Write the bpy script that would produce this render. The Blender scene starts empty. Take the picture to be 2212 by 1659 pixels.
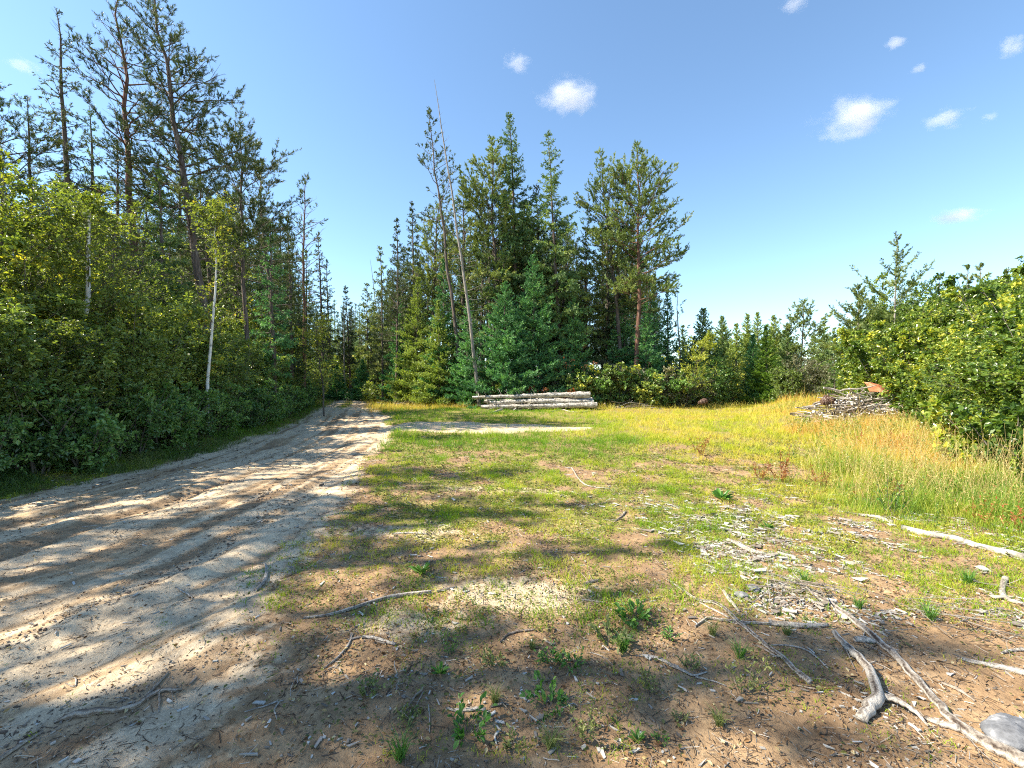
import bpy, math
import numpy as np
from mathutils import Vector
C = bpy.context.scene
COL = C.collection
R = math.radians
# ------------------------------------------------------------------ camera, sky, sun, exposure
cam_d = bpy.data.cameras.new('camera'); cam = bpy.data.objects.new('camera', cam_d); COL.objects.link(cam)
F = 950.0                      # focal length in units of a 2212 px wide frame
CAMH = 1.6
cam_d.sensor_width = 36.0; cam_d.lens = 36.0*F/2212; cam_d.clip_end = 6000; cam_d.clip_start = 0.05
cam.location = (0, 0, CAMH); cam.rotation_euler = (R(90), 0, 0)
C.camera = cam
SUN_EL, SUN_AZ = 45.0, 97.0    # elevation, azimuth to the left of the view direction
to_sun = Vector((-math.sin(R(SUN_AZ))*math.cos(R(SUN_EL)), math.cos(R(SUN_AZ))*math.cos(R(SUN_EL)), math.sin(R(SUN_EL))))
w = bpy.data.worlds.new('World'); C.world = w; w.use_nodes = True
nt = w.node_tree; bg = nt.nodes['Background']; sky = nt.nodes.new('ShaderNodeTexSky'); sky.sky_type = 'NISHITA'
sky.sun_disc = False; sky.sun_elevation = R(SUN_EL); sky.sun_rotation = R(-SUN_AZ)
sky.air_density = 1.0; sky.dust_density = 0.15; sky.ozone_density = 2.0; sky.altitude = 300
tint = nt.nodes.new('ShaderNodeMixRGB'); tint.blend_type = 'MULTIPLY'; tint.inputs[0].default_value = 1; tint.inputs[2].default_value = (.88, .96, .95, 1)
nt.links.new(sky.outputs[0], tint.inputs[1]); nt.links.new(tint.outputs[0], bg.inputs[0]); bg.inputs[1].default_value = 0.092
sd = bpy.data.lights.new('sun', 'SUN'); sd.energy = 4.0; sd.angle = R(0.5); sd.color = (1.0, 0.91, 0.74)
so = bpy.data.objects.new('sun', sd); COL.objects.link(so); so.location = (0, 0, 40)
so.rotation_euler = to_sun.to_track_quat('Z', 'Y').to_euler()
C.view_settings.view_transform = 'Standard'; C.view_settings.look = 'None'; C.view_settings.gamma = 1.0
C.view_settings.exposure = 1.78; C.view_settings.use_curve_mapping = False
C.render.engine = 'CYCLES'
C.cycles.use_denoising = False
try:
    C.cycles.denoiser = 'OPENIMAGEDENOISE'; C.cycles.denoising_input_passes = 'RGB_ALBEDO_NORMAL'; C.cycles.denoising_prefilter = 'FAST'
except Exception: pass
C.cycles.max_bounces = 8; C.cycles.diffuse_bounces = 4; C.cycles.glossy_bounces = 2; C.cycles.transmission_bounces = 5
C.cycles.filter_width = 1.1
C.cycles.transparent_max_bounces = 4; C.cycles.volume_bounces = 1; C.cycles.sample_clamp_indirect = 4
C.cycles.volume_step_rate = 4; C.cycles.volume_max_steps = 64

def gx(u, Y): return (u-1106.0)/F*Y                 # photograph column (2212 px wide) -> metres at distance Y
def gz(v, Y): return CAMH-(v-829.5)/F*Y
def gY(v): return CAMH*F/(v-829.5)                  # ground distance of a photograph row

# ------------------------------------------------------------------ noise and ground shape
_rt = np.random.default_rng(5).random((256, 256))
def vnoise(x, y, seed=0):
    x = np.asarray(x, float)+seed*17.31; y = np.asarray(y, float)+seed*9.77
    xi = np.floor(x).astype(int); yi = np.floor(y).astype(int); fx = x-xi; fy = y-yi
    fx = fx*fx*(3-2*fx); fy = fy*fy*(3-2*fy)
    a = _rt[xi & 255, yi & 255]; b = _rt[(xi+1) & 255, yi & 255]; c = _rt[xi & 255, (yi+1) & 255]; d = _rt[(xi+1) & 255, (yi+1) & 255]
    return (a*(1-fx)+b*fx)*(1-fy)+(c*(1-fx)+d*fx)*fy
def fbm(x, y, seed=0, o=4):
    s = 0; a = .5; f = 1.0; t = 0
    for i in range(o): s = s+a*vnoise(np.asarray(x)*f, np.asarray(y)*f, seed+i*3); t += a; a *= .5; f *= 2.03
    return s/t
def sst(a, b, x): t = np.clip((x-a)/(b-a), 0, 1); return t*t*(3-2*t)
GY = [-60, -5, 1.8, 2.6, 4, 6, 8.4, 10, 15, 20, 39, 60, 100, 400]
GX = [-40, -4, -.9, -.5, -.05, 0, -.1, -.3, -1.2, -2.7, -8.8, -16, -30, -130]
RY = [-60, 1.0, 1.8, 3.0, 4.5, 6, 10, 15, 20, 39, 60, 400]
RX = [0, -.3, -.6, -1.3, -2.0, -2.4, -2.9, -2.9, -2.9, -3.8, -4.6, -4.6]
def rx0(X, Y): return X-np.interp(Y, GY, GX)
def rr(Y): return np.interp(Y, RY, RX)
def road(X, Y):
    x0 = rx0(X, Y); wob = (fbm(X*.9, Y*.7, 3)-.5)*1.1+(fbm(X*4, Y*4, 8)-.5)*.35
    soft = np.interp(Y, [2, 8, 20], [1.6, .8, .4])
    m = sst(-7.25, -6.95, x0+wob*.3)*(1-sst(-soft*.5, soft*.5, x0-rr(Y)+wob))
    mid = np.exp(-((x0+5.7+(Y-40)*.0)/.55)**2)*sst(22, 34, Y)     # grass strip between the two wheel tracks far off
    return m*(1-.85*mid)
def sandpatch(X, Y):
    n = (fbm(X*.5, Y*.8, 12)-.5)*2.4
    c = 16.2-.10*X
    a = np.exp(-((Y-c)/(2.0-.16*np.clip(X, 0, 9)))**2)*sst(-5.5, -3.6, X)*(1-sst(-.5, 5.0, X+n*1.8))
    return sst(.35, .62, a+n*.12)
def soil(X, Y):
    """bare brown soil close to the camera"""
    n = fbm(X*1.1, Y*1.1, 21)-.5
    return 1-sst(2.4, 4.6, Y+n*3.0-np.clip(X, -2, 2)*.25+np.clip(-X-.5, 0, 3)*-.4)
def height(X, Y):
    X = np.asarray(X, float); Y = np.asarray(Y, float)
    x0 = rx0(X, Y); r = road(X, Y)
    z = (fbm(X*.22, Y*.22, 31)-.5)*.25*sst(6, 14, np.hypot(X, Y))
    z = z+(fbm(X*1.3, Y*1.3, 33)-.5)*.07+(fbm(X*6, Y*6, 35)-.5)*.022
    # ruts run with the road
    rut = (vnoise(x0*4.2, Y*.22, 41)-.5)*.045+(vnoise(x0*11, Y*.5, 43)-.5)*.022
    z = z+rut*np.clip(r+.5*(1-sst(3, 7, Y))*(1-sst(.5, 2.0, X)), 0, 1)
    z = z-.05*r*sst(7, 12, Y)
    z = z+.65*np.exp(-((X-16.2)/1.5)**2-((Y-24.5)/3)**2)           # mound on the far side of the clearing
    z = z+.35*sst(-7.0, -9.5, x0)                                # low bank under the roadside shrubs
    z = z+.10*sst(.2, .7, (X-7)/8)*sst(6, 16, Y)*(1-sst(20, 26, Y))
    return z-.0

RNG = np.random.default_rng(11)
def unit(a): return a/np.maximum(np.linalg.norm(a, axis=-1, keepdims=True), 1e-9)

# ------------------------------------------------------------------ mesh building
class Geo:
    def __init__(s): s.v = []; s.f = []; s.a = []; s.n = 0
    def add(s, V, Q, A=None):
        V = np.asarray(V, np.float32).reshape(-1, 3); Q = np.asarray(Q, np.int32).reshape(-1, 4)
        s.v.append(V); s.f.append(Q+s.n); s.a.append(np.full(len(V), .5, np.float32) if A is None else np.asarray(A, np.float32)); s.n += len(V)
    def mesh(s, name, mat, smooth=False, extra=None):
        V = np.concatenate(s.v); Q = np.concatenate(s.f); A = np.concatenate(s.a)
        m = bpy.data.meshes.new(name)
        m.vertices.add(len(V)); m.vertices.foreach_set('co', V.ravel())
        m.loops.add(Q.size); m.loops.foreach_set('vertex_index', Q.ravel())
        m.polygons.add(len(Q)); m.polygons.foreach_set('loop_start', np.arange(0, Q.size, 4, dtype=np.int32))
        m.polygons.foreach_set('loop_total', np.full(len(Q), 4, np.int32))
        m.polygons.foreach_set('use_smooth', np.full(len(Q), smooth, bool))
        at = m.attributes.new('rnd', 'FLOAT', 'POINT'); at.data.foreach_set('value', A)
        for k, arr in (extra or {}).items():
            at = m.attributes.new(k, 'FLOAT', 'POINT'); at.data.foreach_set('value', np.asarray(arr, np.float32))
        m.materials.append(mat); m.update(calc_edges=True); return m
    def obj(s, name, mat, parent=None, smooth=False, extra=None):
        o = bpy.data.objects.new(name, s.mesh(name, mat, smooth, extra)); COL.objects.link(o)
        if parent is not None: o.parent = parent
        return o
    # many tubes with the same number of rings: P [n,k,3], Rr [n,k]
    def tubes(s, P, Rr, sides=3, cap=False, A=None):
        P = np.asarray(P, float); n, k, _ = P.shape
        if n == 0: return
        T = np.gradient(P, axis=1); T = unit(T)
        d = np.abs(unit(P[:, -1]-P[:, 0])); ref = np.zeros((n, 3)); ref[np.arange(n), np.argmin(d, axis=1)] = 1
        U = unit(np.cross(T, ref[:, None, :])); W = np.cross(T, U)
        ang = np.arange(sides)*2*math.pi/sides
        V = P[:, :, None, :]+Rr[:, :, None, None]*(U[:, :, None, :]*np.cos(ang)[None, None, :, None]+W[:, :, None, :]*np.sin(ang)[None, None, :, None])
        i, j, q = np.meshgrid(np.arange(n), np.arange(k-1), np.arange(sides), indexing='ij')
        b = (i*k+j)*sides
        Q = np.stack([b+q, b+(q+1) % sides, b+sides+(q+1) % sides, b+sides+q], -1)
        if A is None:
            g_ = np.random.default_rng(n*31+k); A_ = np.clip(g_.random((n, 1, sides))*.65+g_.random((n, k, sides))*.35, 0, 1).ravel()
        s.add(V, Q, A_ if A is None else np.repeat(A, k*sides))
        if cap and sides >= 4:
            for jj in (0, k-1):
                bb = (np.arange(n)*k+jj)*sides
                for q in range(1, sides-1, 2):
                    f = np.stack([bb, bb+q, bb+q+1, bb+(q+2) % sides if q+2 < sides else bb], -1)
                    if q+2 < sides: s.f.append((f+s.n-n*k*sides).astype(np.int32))
    def leaves(s, P, D, N, L, Wd, A=None, fold=.18):
        n = len(P); D = unit(D); S = unit(np.cross(D, N)); N = np.cross(S, D)
        L = np.broadcast_to(L, (n,))[:, None]; Wd = np.broadcast_to(Wd, (n,))[:, None]
        b = P; t = P+D*L-N*L*.12; l = P+D*L*.45+S*Wd*.5+N*Wd*fold; r = P+D*L*.45-S*Wd*.5+N*Wd*fold
        l2 = P+D*L*.8+S*Wd*.3+N*Wd*fold*.4; r2 = P+D*L*.8-S*Wd*.3+N*Wd*fold*.4
        V = np.stack([b, l, l2, t, r2, r], 1); i = np.arange(n)[:, None]*6
        Q = np.concatenate([i+np.array([[0, 1, 2, 3]]), i+np.array([[0, 3, 4, 5]])], 0)
        s.add(V, Q, np.repeat(np.random.default_rng(n).random(n) if A is None else A, 6))
    def needles(s, P, D, L, Wd, per, spread, rng, A=None):
        """tuft of narrow diamonds round a shoot P->P+D*L"""
        n = len(P); D = unit(D); L = np.broadcast_to(L, (n,))
        P = np.repeat(P, per, 0); D = np.repeat(D, per, 0); Ls = np.repeat(L, per); m = n*per
        f = rng.random(m)*.75; dirn = unit(D+spread*rng.normal(size=(m, 3))); b = P+D*(Ls*f)[:, None]
        nl = (Ls*.6*(.7+.6*rng.random(m)))[:, None]; S = unit(np.cross(dirn, rng.normal(size=(m, 3))))
        V = np.stack([b, b+dirn*nl*.4+S*Wd*.5, b+dirn*nl, b+dirn*nl*.4-S*Wd*.5], 1)
        A = rng.random(n) if A is None else A
        s.add(V, np.arange(m*4).reshape(m, 4), np.repeat(np.clip(np.repeat(A, per)+rng.normal(size=m)*.08, 0, 1), 4))
    def blades(s, P, H, Wd, lean, rng, A):
        n = len(P); az = rng.random(n)*2*math.pi; d = np.stack([np.cos(az), np.sin(az), 0*az], 1)
        az2 = rng.random(n)*2*math.pi; q = np.stack([np.cos(az2), np.sin(az2), 0*az], 1)*Wd[:, None]*.5
        up = np.array([[0, 0, 1.]])
        m1 = P+up*(H*.55)[:, None]+d*(H*lean*.35)[:, None]; t = P+up*(H*(1-.35*lean))[:, None]+d*(H*lean)[:, None]
        V = np.stack([P-q, P+q, m1+q*.75, m1-q*.75, t+q*.12, t-q*.12], 1); i = np.arange(n)[:, None]*6
        Q = np.concatenate([i+np.array([[0, 1, 2, 3]]), i+np.array([[3, 2, 4, 5]])], 0)
        s.add(V, Q, np.repeat(A, 6))

def curves(B, D, L, k, bend, jit, rng):
    n = len(B); t = np.linspace(0, 1, k)[None, :, None]; L = np.broadcast_to(L, (n,))[:, None, None]
    j = np.cumsum(rng.normal(size=(n, k, 3)), axis=1); j -= j[:, :1]
    return B[:, None, :]+unit(D)[:, None, :]*L*t+bend[:, None, :]*L*t*t+j*jit*L/k
def sample(P, idx, t):
    k = P.shape[1]; x = t*(k-1); i = np.minimum(x.astype(int), k-2); f = (x-i)[:, None]
    a = P[idx, i]; b = P[idx, i+1]; return a*(1-f)+b*f, unit(b-a)

# ------------------------------------------------------------------ materials
def mat_new(name):
    m = bpy.data.materials.new(name); m.use_nodes = True; n = m.node_tree; b = n.nodes['Principled BSDF']; return m, n, b
def ramp(n, stops, fac):
    r = n.nodes.new('ShaderNodeValToRGB'); e = r.color_ramp.elements
    e[0].position, e[0].color = stops[0][0], (*stops[0][1], 1); e[1].position, e[1].color = stops[-1][0], (*stops[-1][1], 1)
    for p, c in stops[1:-1]: x = e.new(p); x.color = (*c, 1)
    n.links.new(fac, r.inputs[0]); return r.outputs[0]
def foliage_mat(name, stops, rough=.5, trans=.35, tcol=None, spec=.4, objvar=.25):
    m, n, b = mat_new(name)
    a = n.nodes.new('ShaderNodeAttribute'); a.attribute_name = 'rnd'
    oi = n.nodes.new('ShaderNodeObjectInfo')
    ma = n.nodes.new('ShaderNodeMath'); ma.operation = 'MULTIPLY_ADD'; n.links.new(oi.outputs['Random'], ma.inputs[0]); ma.inputs[1].default_value = objvar; ma.inputs[2].default_value = -objvar/2
    ad = n.nodes.new('ShaderNodeMath'); ad.operation = 'ADD'; ad.use_clamp = True; n.links.new(a.outputs['Fac'], ad.inputs[0]); n.links.new(ma.outputs[0], ad.inputs[1])
    c = ramp(n, stops, ad.outputs[0]); n.links.new(c, b.inputs['Base Color'])
    b.inputs['Roughness'].default_value = rough; b.inputs['Specular IOR Level'].default_value = spec
    if trans > 0:
        tr = n.nodes.new('ShaderNodeBsdfTranslucent'); mx = n.nodes.new('ShaderNodeMixShader'); mx.inputs[0].default_value = trans
        mm = n.nodes.new('ShaderNodeMixRGB'); mm.blend_type = 'MULTIPLY'; mm.inputs[0].default_value = 1; n.links.new(c, mm.inputs[1]); mm.inputs[2].default_value = (*(tcol or (1.5, 1.5, .5)), 1)
        n.links.new(mm.outputs[0], tr.inputs[0]); n.links.new(b.outputs[0], mx.inputs[1]); n.links.new(tr.outputs[0], mx.inputs[2])
        n.links.new(mx.outputs[0], n.nodes['Material Output'].inputs[0])
    return m
def wood_mat(name, c1, c2, c3=None, scale=14, stretch=.15, thr=.55, bump=.4, rough=.85, streak=0.):
    m, n, b = mat_new(name)
    tc = n.nodes.new('ShaderNodeTexCoord'); mp = n.nodes.new('ShaderNodeMapping'); n.links.new(tc.outputs['Object'], mp.inputs[0]); mp.inputs['Scale'].default_value = (1, 1, stretch)
    t = n.nodes.new('ShaderNodeTexNoise'); t.inputs['Scale'].default_value = scale; t.inputs['Detail'].default_value = 6; t.inputs['Roughness'].default_value = .65; n.links.new(mp.outputs[0], t.inputs[0])
    fac = t.outputs[0]
    if streak:
        at = n.nodes.new('ShaderNodeAttribute'); at.attribute_name = 'rnd'; mm = n.nodes.new('ShaderNodeMixRGB'); mm.inputs[0].default_value = streak; n.links.new(fac, mm.inputs[1]); n.links.new(at.outputs['Fac'], mm.inputs[2]); fac = mm.outputs[0]
    st = [(.3, c1), (thr, c2)]
    if c3: st += [(min(thr+.1, .95), c3)]
    n.links.new(ramp(n, st, fac), b.inputs['Base Color']); b.inputs['Roughness'].default_value = rough; b.inputs['Specular IOR Level'].default_value = .2
    bp = n.nodes.new('ShaderNodeBump'); bp.inputs['Strength'].default_value = bump; bp.inputs['Distance'].default_value = .02; n.links.new(t.outputs[0], bp.inputs['Height']); n.links.new(bp.outputs[0], b.inputs['Normal'])
    return m
M = {}
M['pine'] = foliage_mat('pine_needles', [(0, (0.089, 0.138, 0.045)), (.5, (0.187, 0.251, 0.076)), (1, (0.352, 0.377, 0.125))], trans=.22, spec=.3)
M['pine_dark'] = foliage_mat('dark_needles', [(0, (0.041, 0.067, 0.026)), (.5, (0.084, 0.122, 0.041)), (1, (0.160, 0.187, 0.066))], trans=.18, spec=.3)
M['spruce'] = foliage_mat('spruce_needles', [(0, (0.073, 0.134, 0.062)), (.5, (0.146, 0.245, 0.086)), (1, (0.318, 0.391, 0.122))], trans=.2, spec=.3)
M['fir'] = foliage_mat('fir_needles', [(0, (0.056, 0.159, 0.075)), (.5, (0.122, 0.281, 0.112)), (1, (0.281, 0.484, 0.167))], trans=.22, spec=.35, tcol=(1.2, 1.5, .6))
M['fir_yellow'] = foliage_mat('sunlit_fir_needles', [(0, (0.149, 0.215, 0.057)), (.5, (0.298, 0.381, 0.099)), (1, (0.497, 0.564, 0.182))], trans=.3, spec=.3)  # fir needles made paler and yellower, sunlight put into the colour
M['alder'] = foliage_mat('alder_leaves', [(0, (0.092, 0.138, 0.037)), (.5, (0.196, 0.270, 0.069)), (.9, (0.368, 0.448, 0.115)), (1, (0.690, 0.621, 0.103))], rough=.30, trans=.36, spec=.65, objvar=.6)
M['alder_teal'] = foliage_mat('low_shrub_leaves', [(0, (0.072, 0.132, 0.043)), (.6, (0.156, 0.264, 0.078)), (1, (0.300, 0.432, 0.120))], rough=.30, trans=.35, spec=.6, objvar=.6, tcol=(1.2, 1.5, .6))
M['willow'] = foliage_mat('willow_leaves', [(0, (.045, .095, .02)), (.45, (.13, .21, .04)), (.85, (.32, .39, .07)), (1, (.60, .56, .09))], rough=.30, trans=.4, spec=.55, objvar=.55)
M['birch'] = foliage_mat('birch_leaves', [(0, (.08, .12, .03)), (.5, (.16, .21, .05)), (.88, (.28, .31, .07)), (1, (.55, .38, .04))], rough=.4, trans=.42, spec=.5)
M['aspen'] = foliage_mat('aspen_leaves', [(0, (.07, .115, .03)), (.5, (.14, .20, .055)), (.88, (.27, .32, .08)), (1, (.50, .42, .06))], rough=.33, trans=.42, spec=.6)
M['gold'] = foliage_mat('yellowing_leaves', [(0, (.10, .15, .03)), (.5, (.20, .25, .045)), (.85, (.38, .38, .06)), (1, (.60, .36, .03))], rough=.4, trans=.45, spec=.5)
M['yellowgreen'] = foliage_mat('yellow_green_leaves', [(0, (0.154, 0.209, 0.033)), (.5, (0.308, 0.352, 0.055)), (1, (0.495, 0.495, 0.088))], trans=.4)
M['tamarack'] = foliage_mat('tamarack_needles', [(0, (.10, .19, .03)), (.5, (.18, .30, .05)), (1, (.32, .42, .09))], trans=.35)
M['greyleaf'] = foliage_mat('grey_green_leaves', [(0, (.09, .11, .06)), (.5, (.16, .17, .10)), (1, (.30, .27, .18))], trans=.3)
M['red'] = foliage_mat('red_leaves', [(0, (.16, .05, .02)), (.5, (.32, .12, .045)), (1, (.42, .24, .08))], trans=.4, tcol=(1.4, .8, .4))
M['weed'] = foliage_mat('weed_leaves', [(0, (.04, .12, .02)), (.5, (.09, .23, .04)), (1, (.20, .34, .07))], rough=.4, trans=.35, spec=.5)
M['olive_weed'] = foliage_mat('olive_weed_leaves', [(0, (.10, .13, .04)), (.5, (.18, .22, .07)), (1, (.30, .32, .12))], trans=.3)
M['grass'] = foliage_mat('grass_blades', [(0, (.09, .22, .015)), (.35, (.22, .36, .02)), (.6, (.46, .50, .04)), (.8, (.62, .54, .08)), (1, (.60, .42, .16))], rough=.5, trans=.45, spec=.35, objvar=0, tcol=(1.3, 1.3, .5))
M['tallgrass'] = foliage_mat('tall_grass_stems', [(0, (.14, .27, .03)), (.3, (.34, .42, .05)), (.55, (.56, .52, .10)), (.85, (.72, .50, .13)), (1, (.55, .28, .08))], trans=.4, objvar=0, tcol=(1.3, 1.2, .6))
M['meadow'] = foliage_mat('meadow_weed_leaves', [(0, (.06, .12, .02)), (.45, (.16, .26, .04)), (.75, (.34, .40, .08)), (.92, (.46, .36, .12)), (1, (.40, .14, .06))], rough=.4, trans=.35, objvar=0)
M['straw'] = foliage_mat('dry_seed_stalks', [(0, (.40, .30, .12)), (.5, (.62, .50, .22)), (1, (.75, .62, .32))], trans=.3, objvar=0)
M['verge'] = foliage_mat('dark_verge_grass', [(0, (.04, .09, .02)), (.4, (.09, .15, .03)), (.8, (.24, .22, .07)), (1, (.34, .27, .12))], trans=.35, objvar=0)  # darker olive grass for the strip along the road edge
M['moss'] = foliage_mat('low_ground_cover', [(0, (.05, .06, .018)), (.5, (.11, .12, .03)), (1, (.24, .22, .07))], trans=.2, objvar=0)
M['bark'] = wood_mat('grey_brown_bark', (.05, .038, .03), (.13, .10, .085), (.22, .19, .165), scale=16)
M['bark_red'] = wood_mat('reddish_pine_bark', (.07, .035, .022), (.17, .09, .065), (.24, .17, .14), scale=14)
M['bark_grey'] = wood_mat('dead_grey_bark', (.11, .10, .085), (.27, .24, .21), (.42, .39, .35), scale=20)
M['birchbark'] = wood_mat('white_birch_bark', (.08, .07, .06), (.68, .66, .62), (.78, .76, .72), scale=6, stretch=1.8, thr=.42)
M['twig'] = wood_mat('shrub_twigs', (.06, .05, .04), (.14, .12, .10), scale=20)
M['stick'] = wood_mat('bleached_wood', (.07, .05, .04), (.33, .285, .24), (.55, .50, .44), scale=60, stretch=.6, thr=.47, bump=1, streak=.45)
M['stick_pale'] = wood_mat('sun_bleached_wood', (.16, .13, .10), (.50, .45, .39), (.72, .68, .62), scale=40, stretch=.5, thr=.44, bump=.8, streak=.4)
M['stick_brown'] = wood_mat('weathered_brown_wood', (.09, .06, .045), (.27, .21, .16), (.42, .36, .30), scale=50, stretch=.6, thr=.5, bump=1, streak=.45)
M['logbark'] = wood_mat('pale_log_bark', (.05, .04, .035), (.36, .33, .29), (.60, .56, .51), scale=9, stretch=.9, thr=.50, bump=1)
M['logbark_dark'] = wood_mat('brown_grey_log_bark', (.04, .03, .025), (.20, .165, .135), (.42, .38, .33), scale=9, stretch=.9, thr=.52, bump=1)
M['cutwood'] = wood_mat('fresh_cut_wood', (.30, .12, .06), (.48, .24, .13), (.6, .38, .24), scale=12, stretch=1)
M['palecut'] = wood_mat('pale_cut_wood', (.34, .24, .15), (.55, .44, .30), (.62, .52, .38), scale=12, stretch=1)
M['rust'] = wood_mat('rusty_orange_sheet', (.28, .09, .04), (.50, .20, .10), (.62, .33, .20), scale=3, stretch=1, bump=.1, rough=.7)
M['white'] = wood_mat('dirty_white_sheet', (.5, .5, .48), (.75, .74, .72), scale=3, stretch=1, bump=.1, rough=.6)
M['rootend'] = wood_mat('dark_root_wood', (.025, .015, .012), (.10, .055, .04), (.34, .30, .27), scale=8, stretch=1, bump=1)
M['chip'] = foliage_mat('bark_chips', [(0, (0.072, 0.058, 0.047)), (.35, (0.216, 0.187, 0.158)), (.7, (0.403, 0.382, 0.346)), (1, (0.518, 0.504, 0.475))], trans=0, rough=.85, spec=.15, objvar=0)
M['flake'] = foliage_mat('bark_flakes', [(0, (.09, .07, .055)), (.4, (.22, .185, .155)), (.75, (.38, .34, .295)), (1, (.56, .53, .48))], trans=0, rough=.85, spec=.15, objvar=0)
M['litter'] = foliage_mat('twig_litter', [(0, (.045, .03, .022)), (.6, (.14, .10, .075)), (.85, (.30, .26, .21)), (1, (.55, .5, .44))], trans=0, rough=.9, spec=.1, objvar=0)
M['cloud'] = None

# ------------------------------------------------------------------ objects bookkeeping
def tag(o, label=None, cat=None, group=None, kind=None):
    if label: o['label'] = label
    if cat: o['category'] = cat
    if group: o['group'] = group
    if kind: o['kind'] = kind
    return o
def empty(name, loc, rz=0, sc=1.0):
    o = bpy.data.objects.new(name, None); COL.objects.link(o); o.location = loc; o.rotation_euler = (0, 0, rz); o.scale = (sc, sc, sc); o.empty_display_size = .2
    return o
def kids(o): return [c for c in KID.get(o.name, [])]
KID = {}
def reg(t, *parts):
    KID[t.name] = list(parts); return t
def copy_tree(src, loc, rz=0, sc=(1, 1, 1)):
    c = src.copy(); COL.objects.link(c); c.location = loc; c.rotation_euler = (0, 0, rz); c.scale = sc
    ks = []
    for ch in KID[src.name]:
        d = ch.copy(); COL.objects.link(d); d.parent = c; ks.append(d)
    KID[c.name] = ks
    return c

# ================================================================== GROUND
def build_ground():
    ny, nx, ne = 560, 760, 14
    yb = -70+70.8*(np.linspace(0, 1, 26)**.45)          # behind the camera, growing finer
    yf = .8*np.exp(np.linspace(0, math.log(420/.8), ny))
    ys = np.concatenate([yb[:-1], yf])
    s = np.linspace(-1, 1, nx)
    W = np.where(ys > .8, 1.5*(ys+1.2), 3.0+(.8-ys)*.9)
    Xm = s[None, :]*W[:, None]
    e = (np.linspace(0, 1, ne+1)[1:])**1.6
    far = np.maximum(330, W+60)[:, None]
    Xr = W[:, None]+(far-W[:, None])*e[None, :]; Xl = -Xr[:, ::-1]
    X = np.concatenate([Xl, Xm, Xr], 1); Y = np.broadcast_to(ys[:, None], X.shape)
    Z = height(X, Y)
    n, m = X.shape
    i, j = np.meshgrid(np.arange(n-1), np.arange(m-1), indexing='ij'); b = i*m+j
    g = Geo(); V = np.stack([X, Y, Z], -1).reshape(-1, 3)
    g.add(V, np.stack([b, b+1, b+m+1, b+m], -1))
    x, y = V[:, 0].astype(float), V[:, 1].astype(float)
    n_ = fbm(x*2.2, y*2.2, 161)-.5; spots = sum(a_*np.exp(-((x-cx)/sx)**2-((y-cy)/sy)**2) for cx, cy, sx, sy, a_ in [(.1, 3.35, .75, .35, .9), (-.75, 2.9, .5, .2, .6), (-1.2, 4.8, 1.0, .35, .6), (-.3, 6.6, 1.4, .3, .5)])  # patches of sunlight painted into the soil as pale sand
    sand_and_sun = np.maximum(np.maximum(road(x, y), sandpatch(x, y)*.95), np.clip(spots+n_*.5*(spots > .1), 0, .8))  # road and sandy patch, plus the painted sun patches
    ex = {'track': np.clip(.55*vnoise(rx0(x, y)*5.2, y*.28, 141)+.45*vnoise(rx0(x, y)*13, y*.7, 143), 0, 1)*np.clip(road(x, y)+.4*soil(x, y)*(x < 0), 0, 1), 'sand': sand_and_sun, 'green': green(x, y), 'bare_soil': soil(x, y), 'wood': sst(-8.0, -9.0, rx0(x, y))+sst(31, 34, y)*(1-sst(16, 20, x))*sst(-14, -10, x)}  # also stores the bare brown soil mask
    m, nn, bs = mat_new('earth'); L = nn.links
    def attr(k): a = nn.nodes.new('ShaderNodeAttribute'); a.attribute_name = k; return a.outputs['Fac']
    tc = nn.nodes.new('ShaderNodeTexCoord')
    def noise(sc, det=6, ro=.6, stretch=None, rot=0):
        t = nn.nodes.new('ShaderNodeTexNoise'); t.inputs['Scale'].default_value = sc; t.inputs['Detail'].default_value = det; t.inputs['Roughness'].default_value = ro
        if stretch:
            mp = nn.nodes.new('ShaderNodeMapping'); mp.inputs['Scale'].default_value = stretch; mp.inputs['Rotation'].default_value = (0, 0, rot); L.new(tc.outputs['Object'], mp.inputs[0]); L.new(mp.outputs[0], t.inputs[0])
        else: L.new(tc.outputs['Object'], t.inputs[0])
        return t.outputs[0]
    def mix(f, a, b, mode='MIX'):
        x = nn.nodes.new('ShaderNodeMixRGB'); x.blend_type = mode
        if isinstance(f, float): x.inputs[0].default_value = f
        else: L.new(f, x.inputs[0])
        L.new(a, x.inputs[1]); L.new(b, x.inputs[2]); return x.outputs[0]
    n1 = noise(1.6); n2 = noise(9); n3 = noise(45, 5, .7); n4 = noise(140, 3, .7); ns = noise(3.5, 6, .65, (1, .22, 1), R(-8))
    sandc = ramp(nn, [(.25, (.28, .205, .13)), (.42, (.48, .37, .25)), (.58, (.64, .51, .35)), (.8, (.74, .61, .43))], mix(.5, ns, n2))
    dirtc = ramp(nn, [(.28, (.14, .085, .048)), (.5, (.30, .195, .11)), (.7, (.48, .335, .195))], mix(.45, n1, n2))
    thatch = ramp(nn, [(.3, (.085, .07, .028)), (.5, (.23, .19, .065)), (.7, (.48, .39, .18))], mix(.5, n2, n3))
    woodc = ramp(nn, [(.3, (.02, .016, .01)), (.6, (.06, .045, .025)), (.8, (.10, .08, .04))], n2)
    def thr(src, base, lo, hi):    # soft mask = smoothstep(attr + noise)
        a = nn.nodes.new('ShaderNodeMath'); a.operation = 'MULTIPLY_ADD'; L.new(base, a.inputs[0]); a.inputs[1].default_value = .9; L.new(src, a.inputs[2])
        r = nn.nodes.new('ShaderNodeMapRange'); r.interpolation_type = 'SMOOTHSTEP'; L.new(a.outputs[0], r.inputs[0]); r.inputs[1].default_value = lo; r.inputs[2].default_value = hi; return r.outputs[0]
    c = mix(thr(attr('green'), n2, .75, 1.15), dirtc, thatch)
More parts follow.
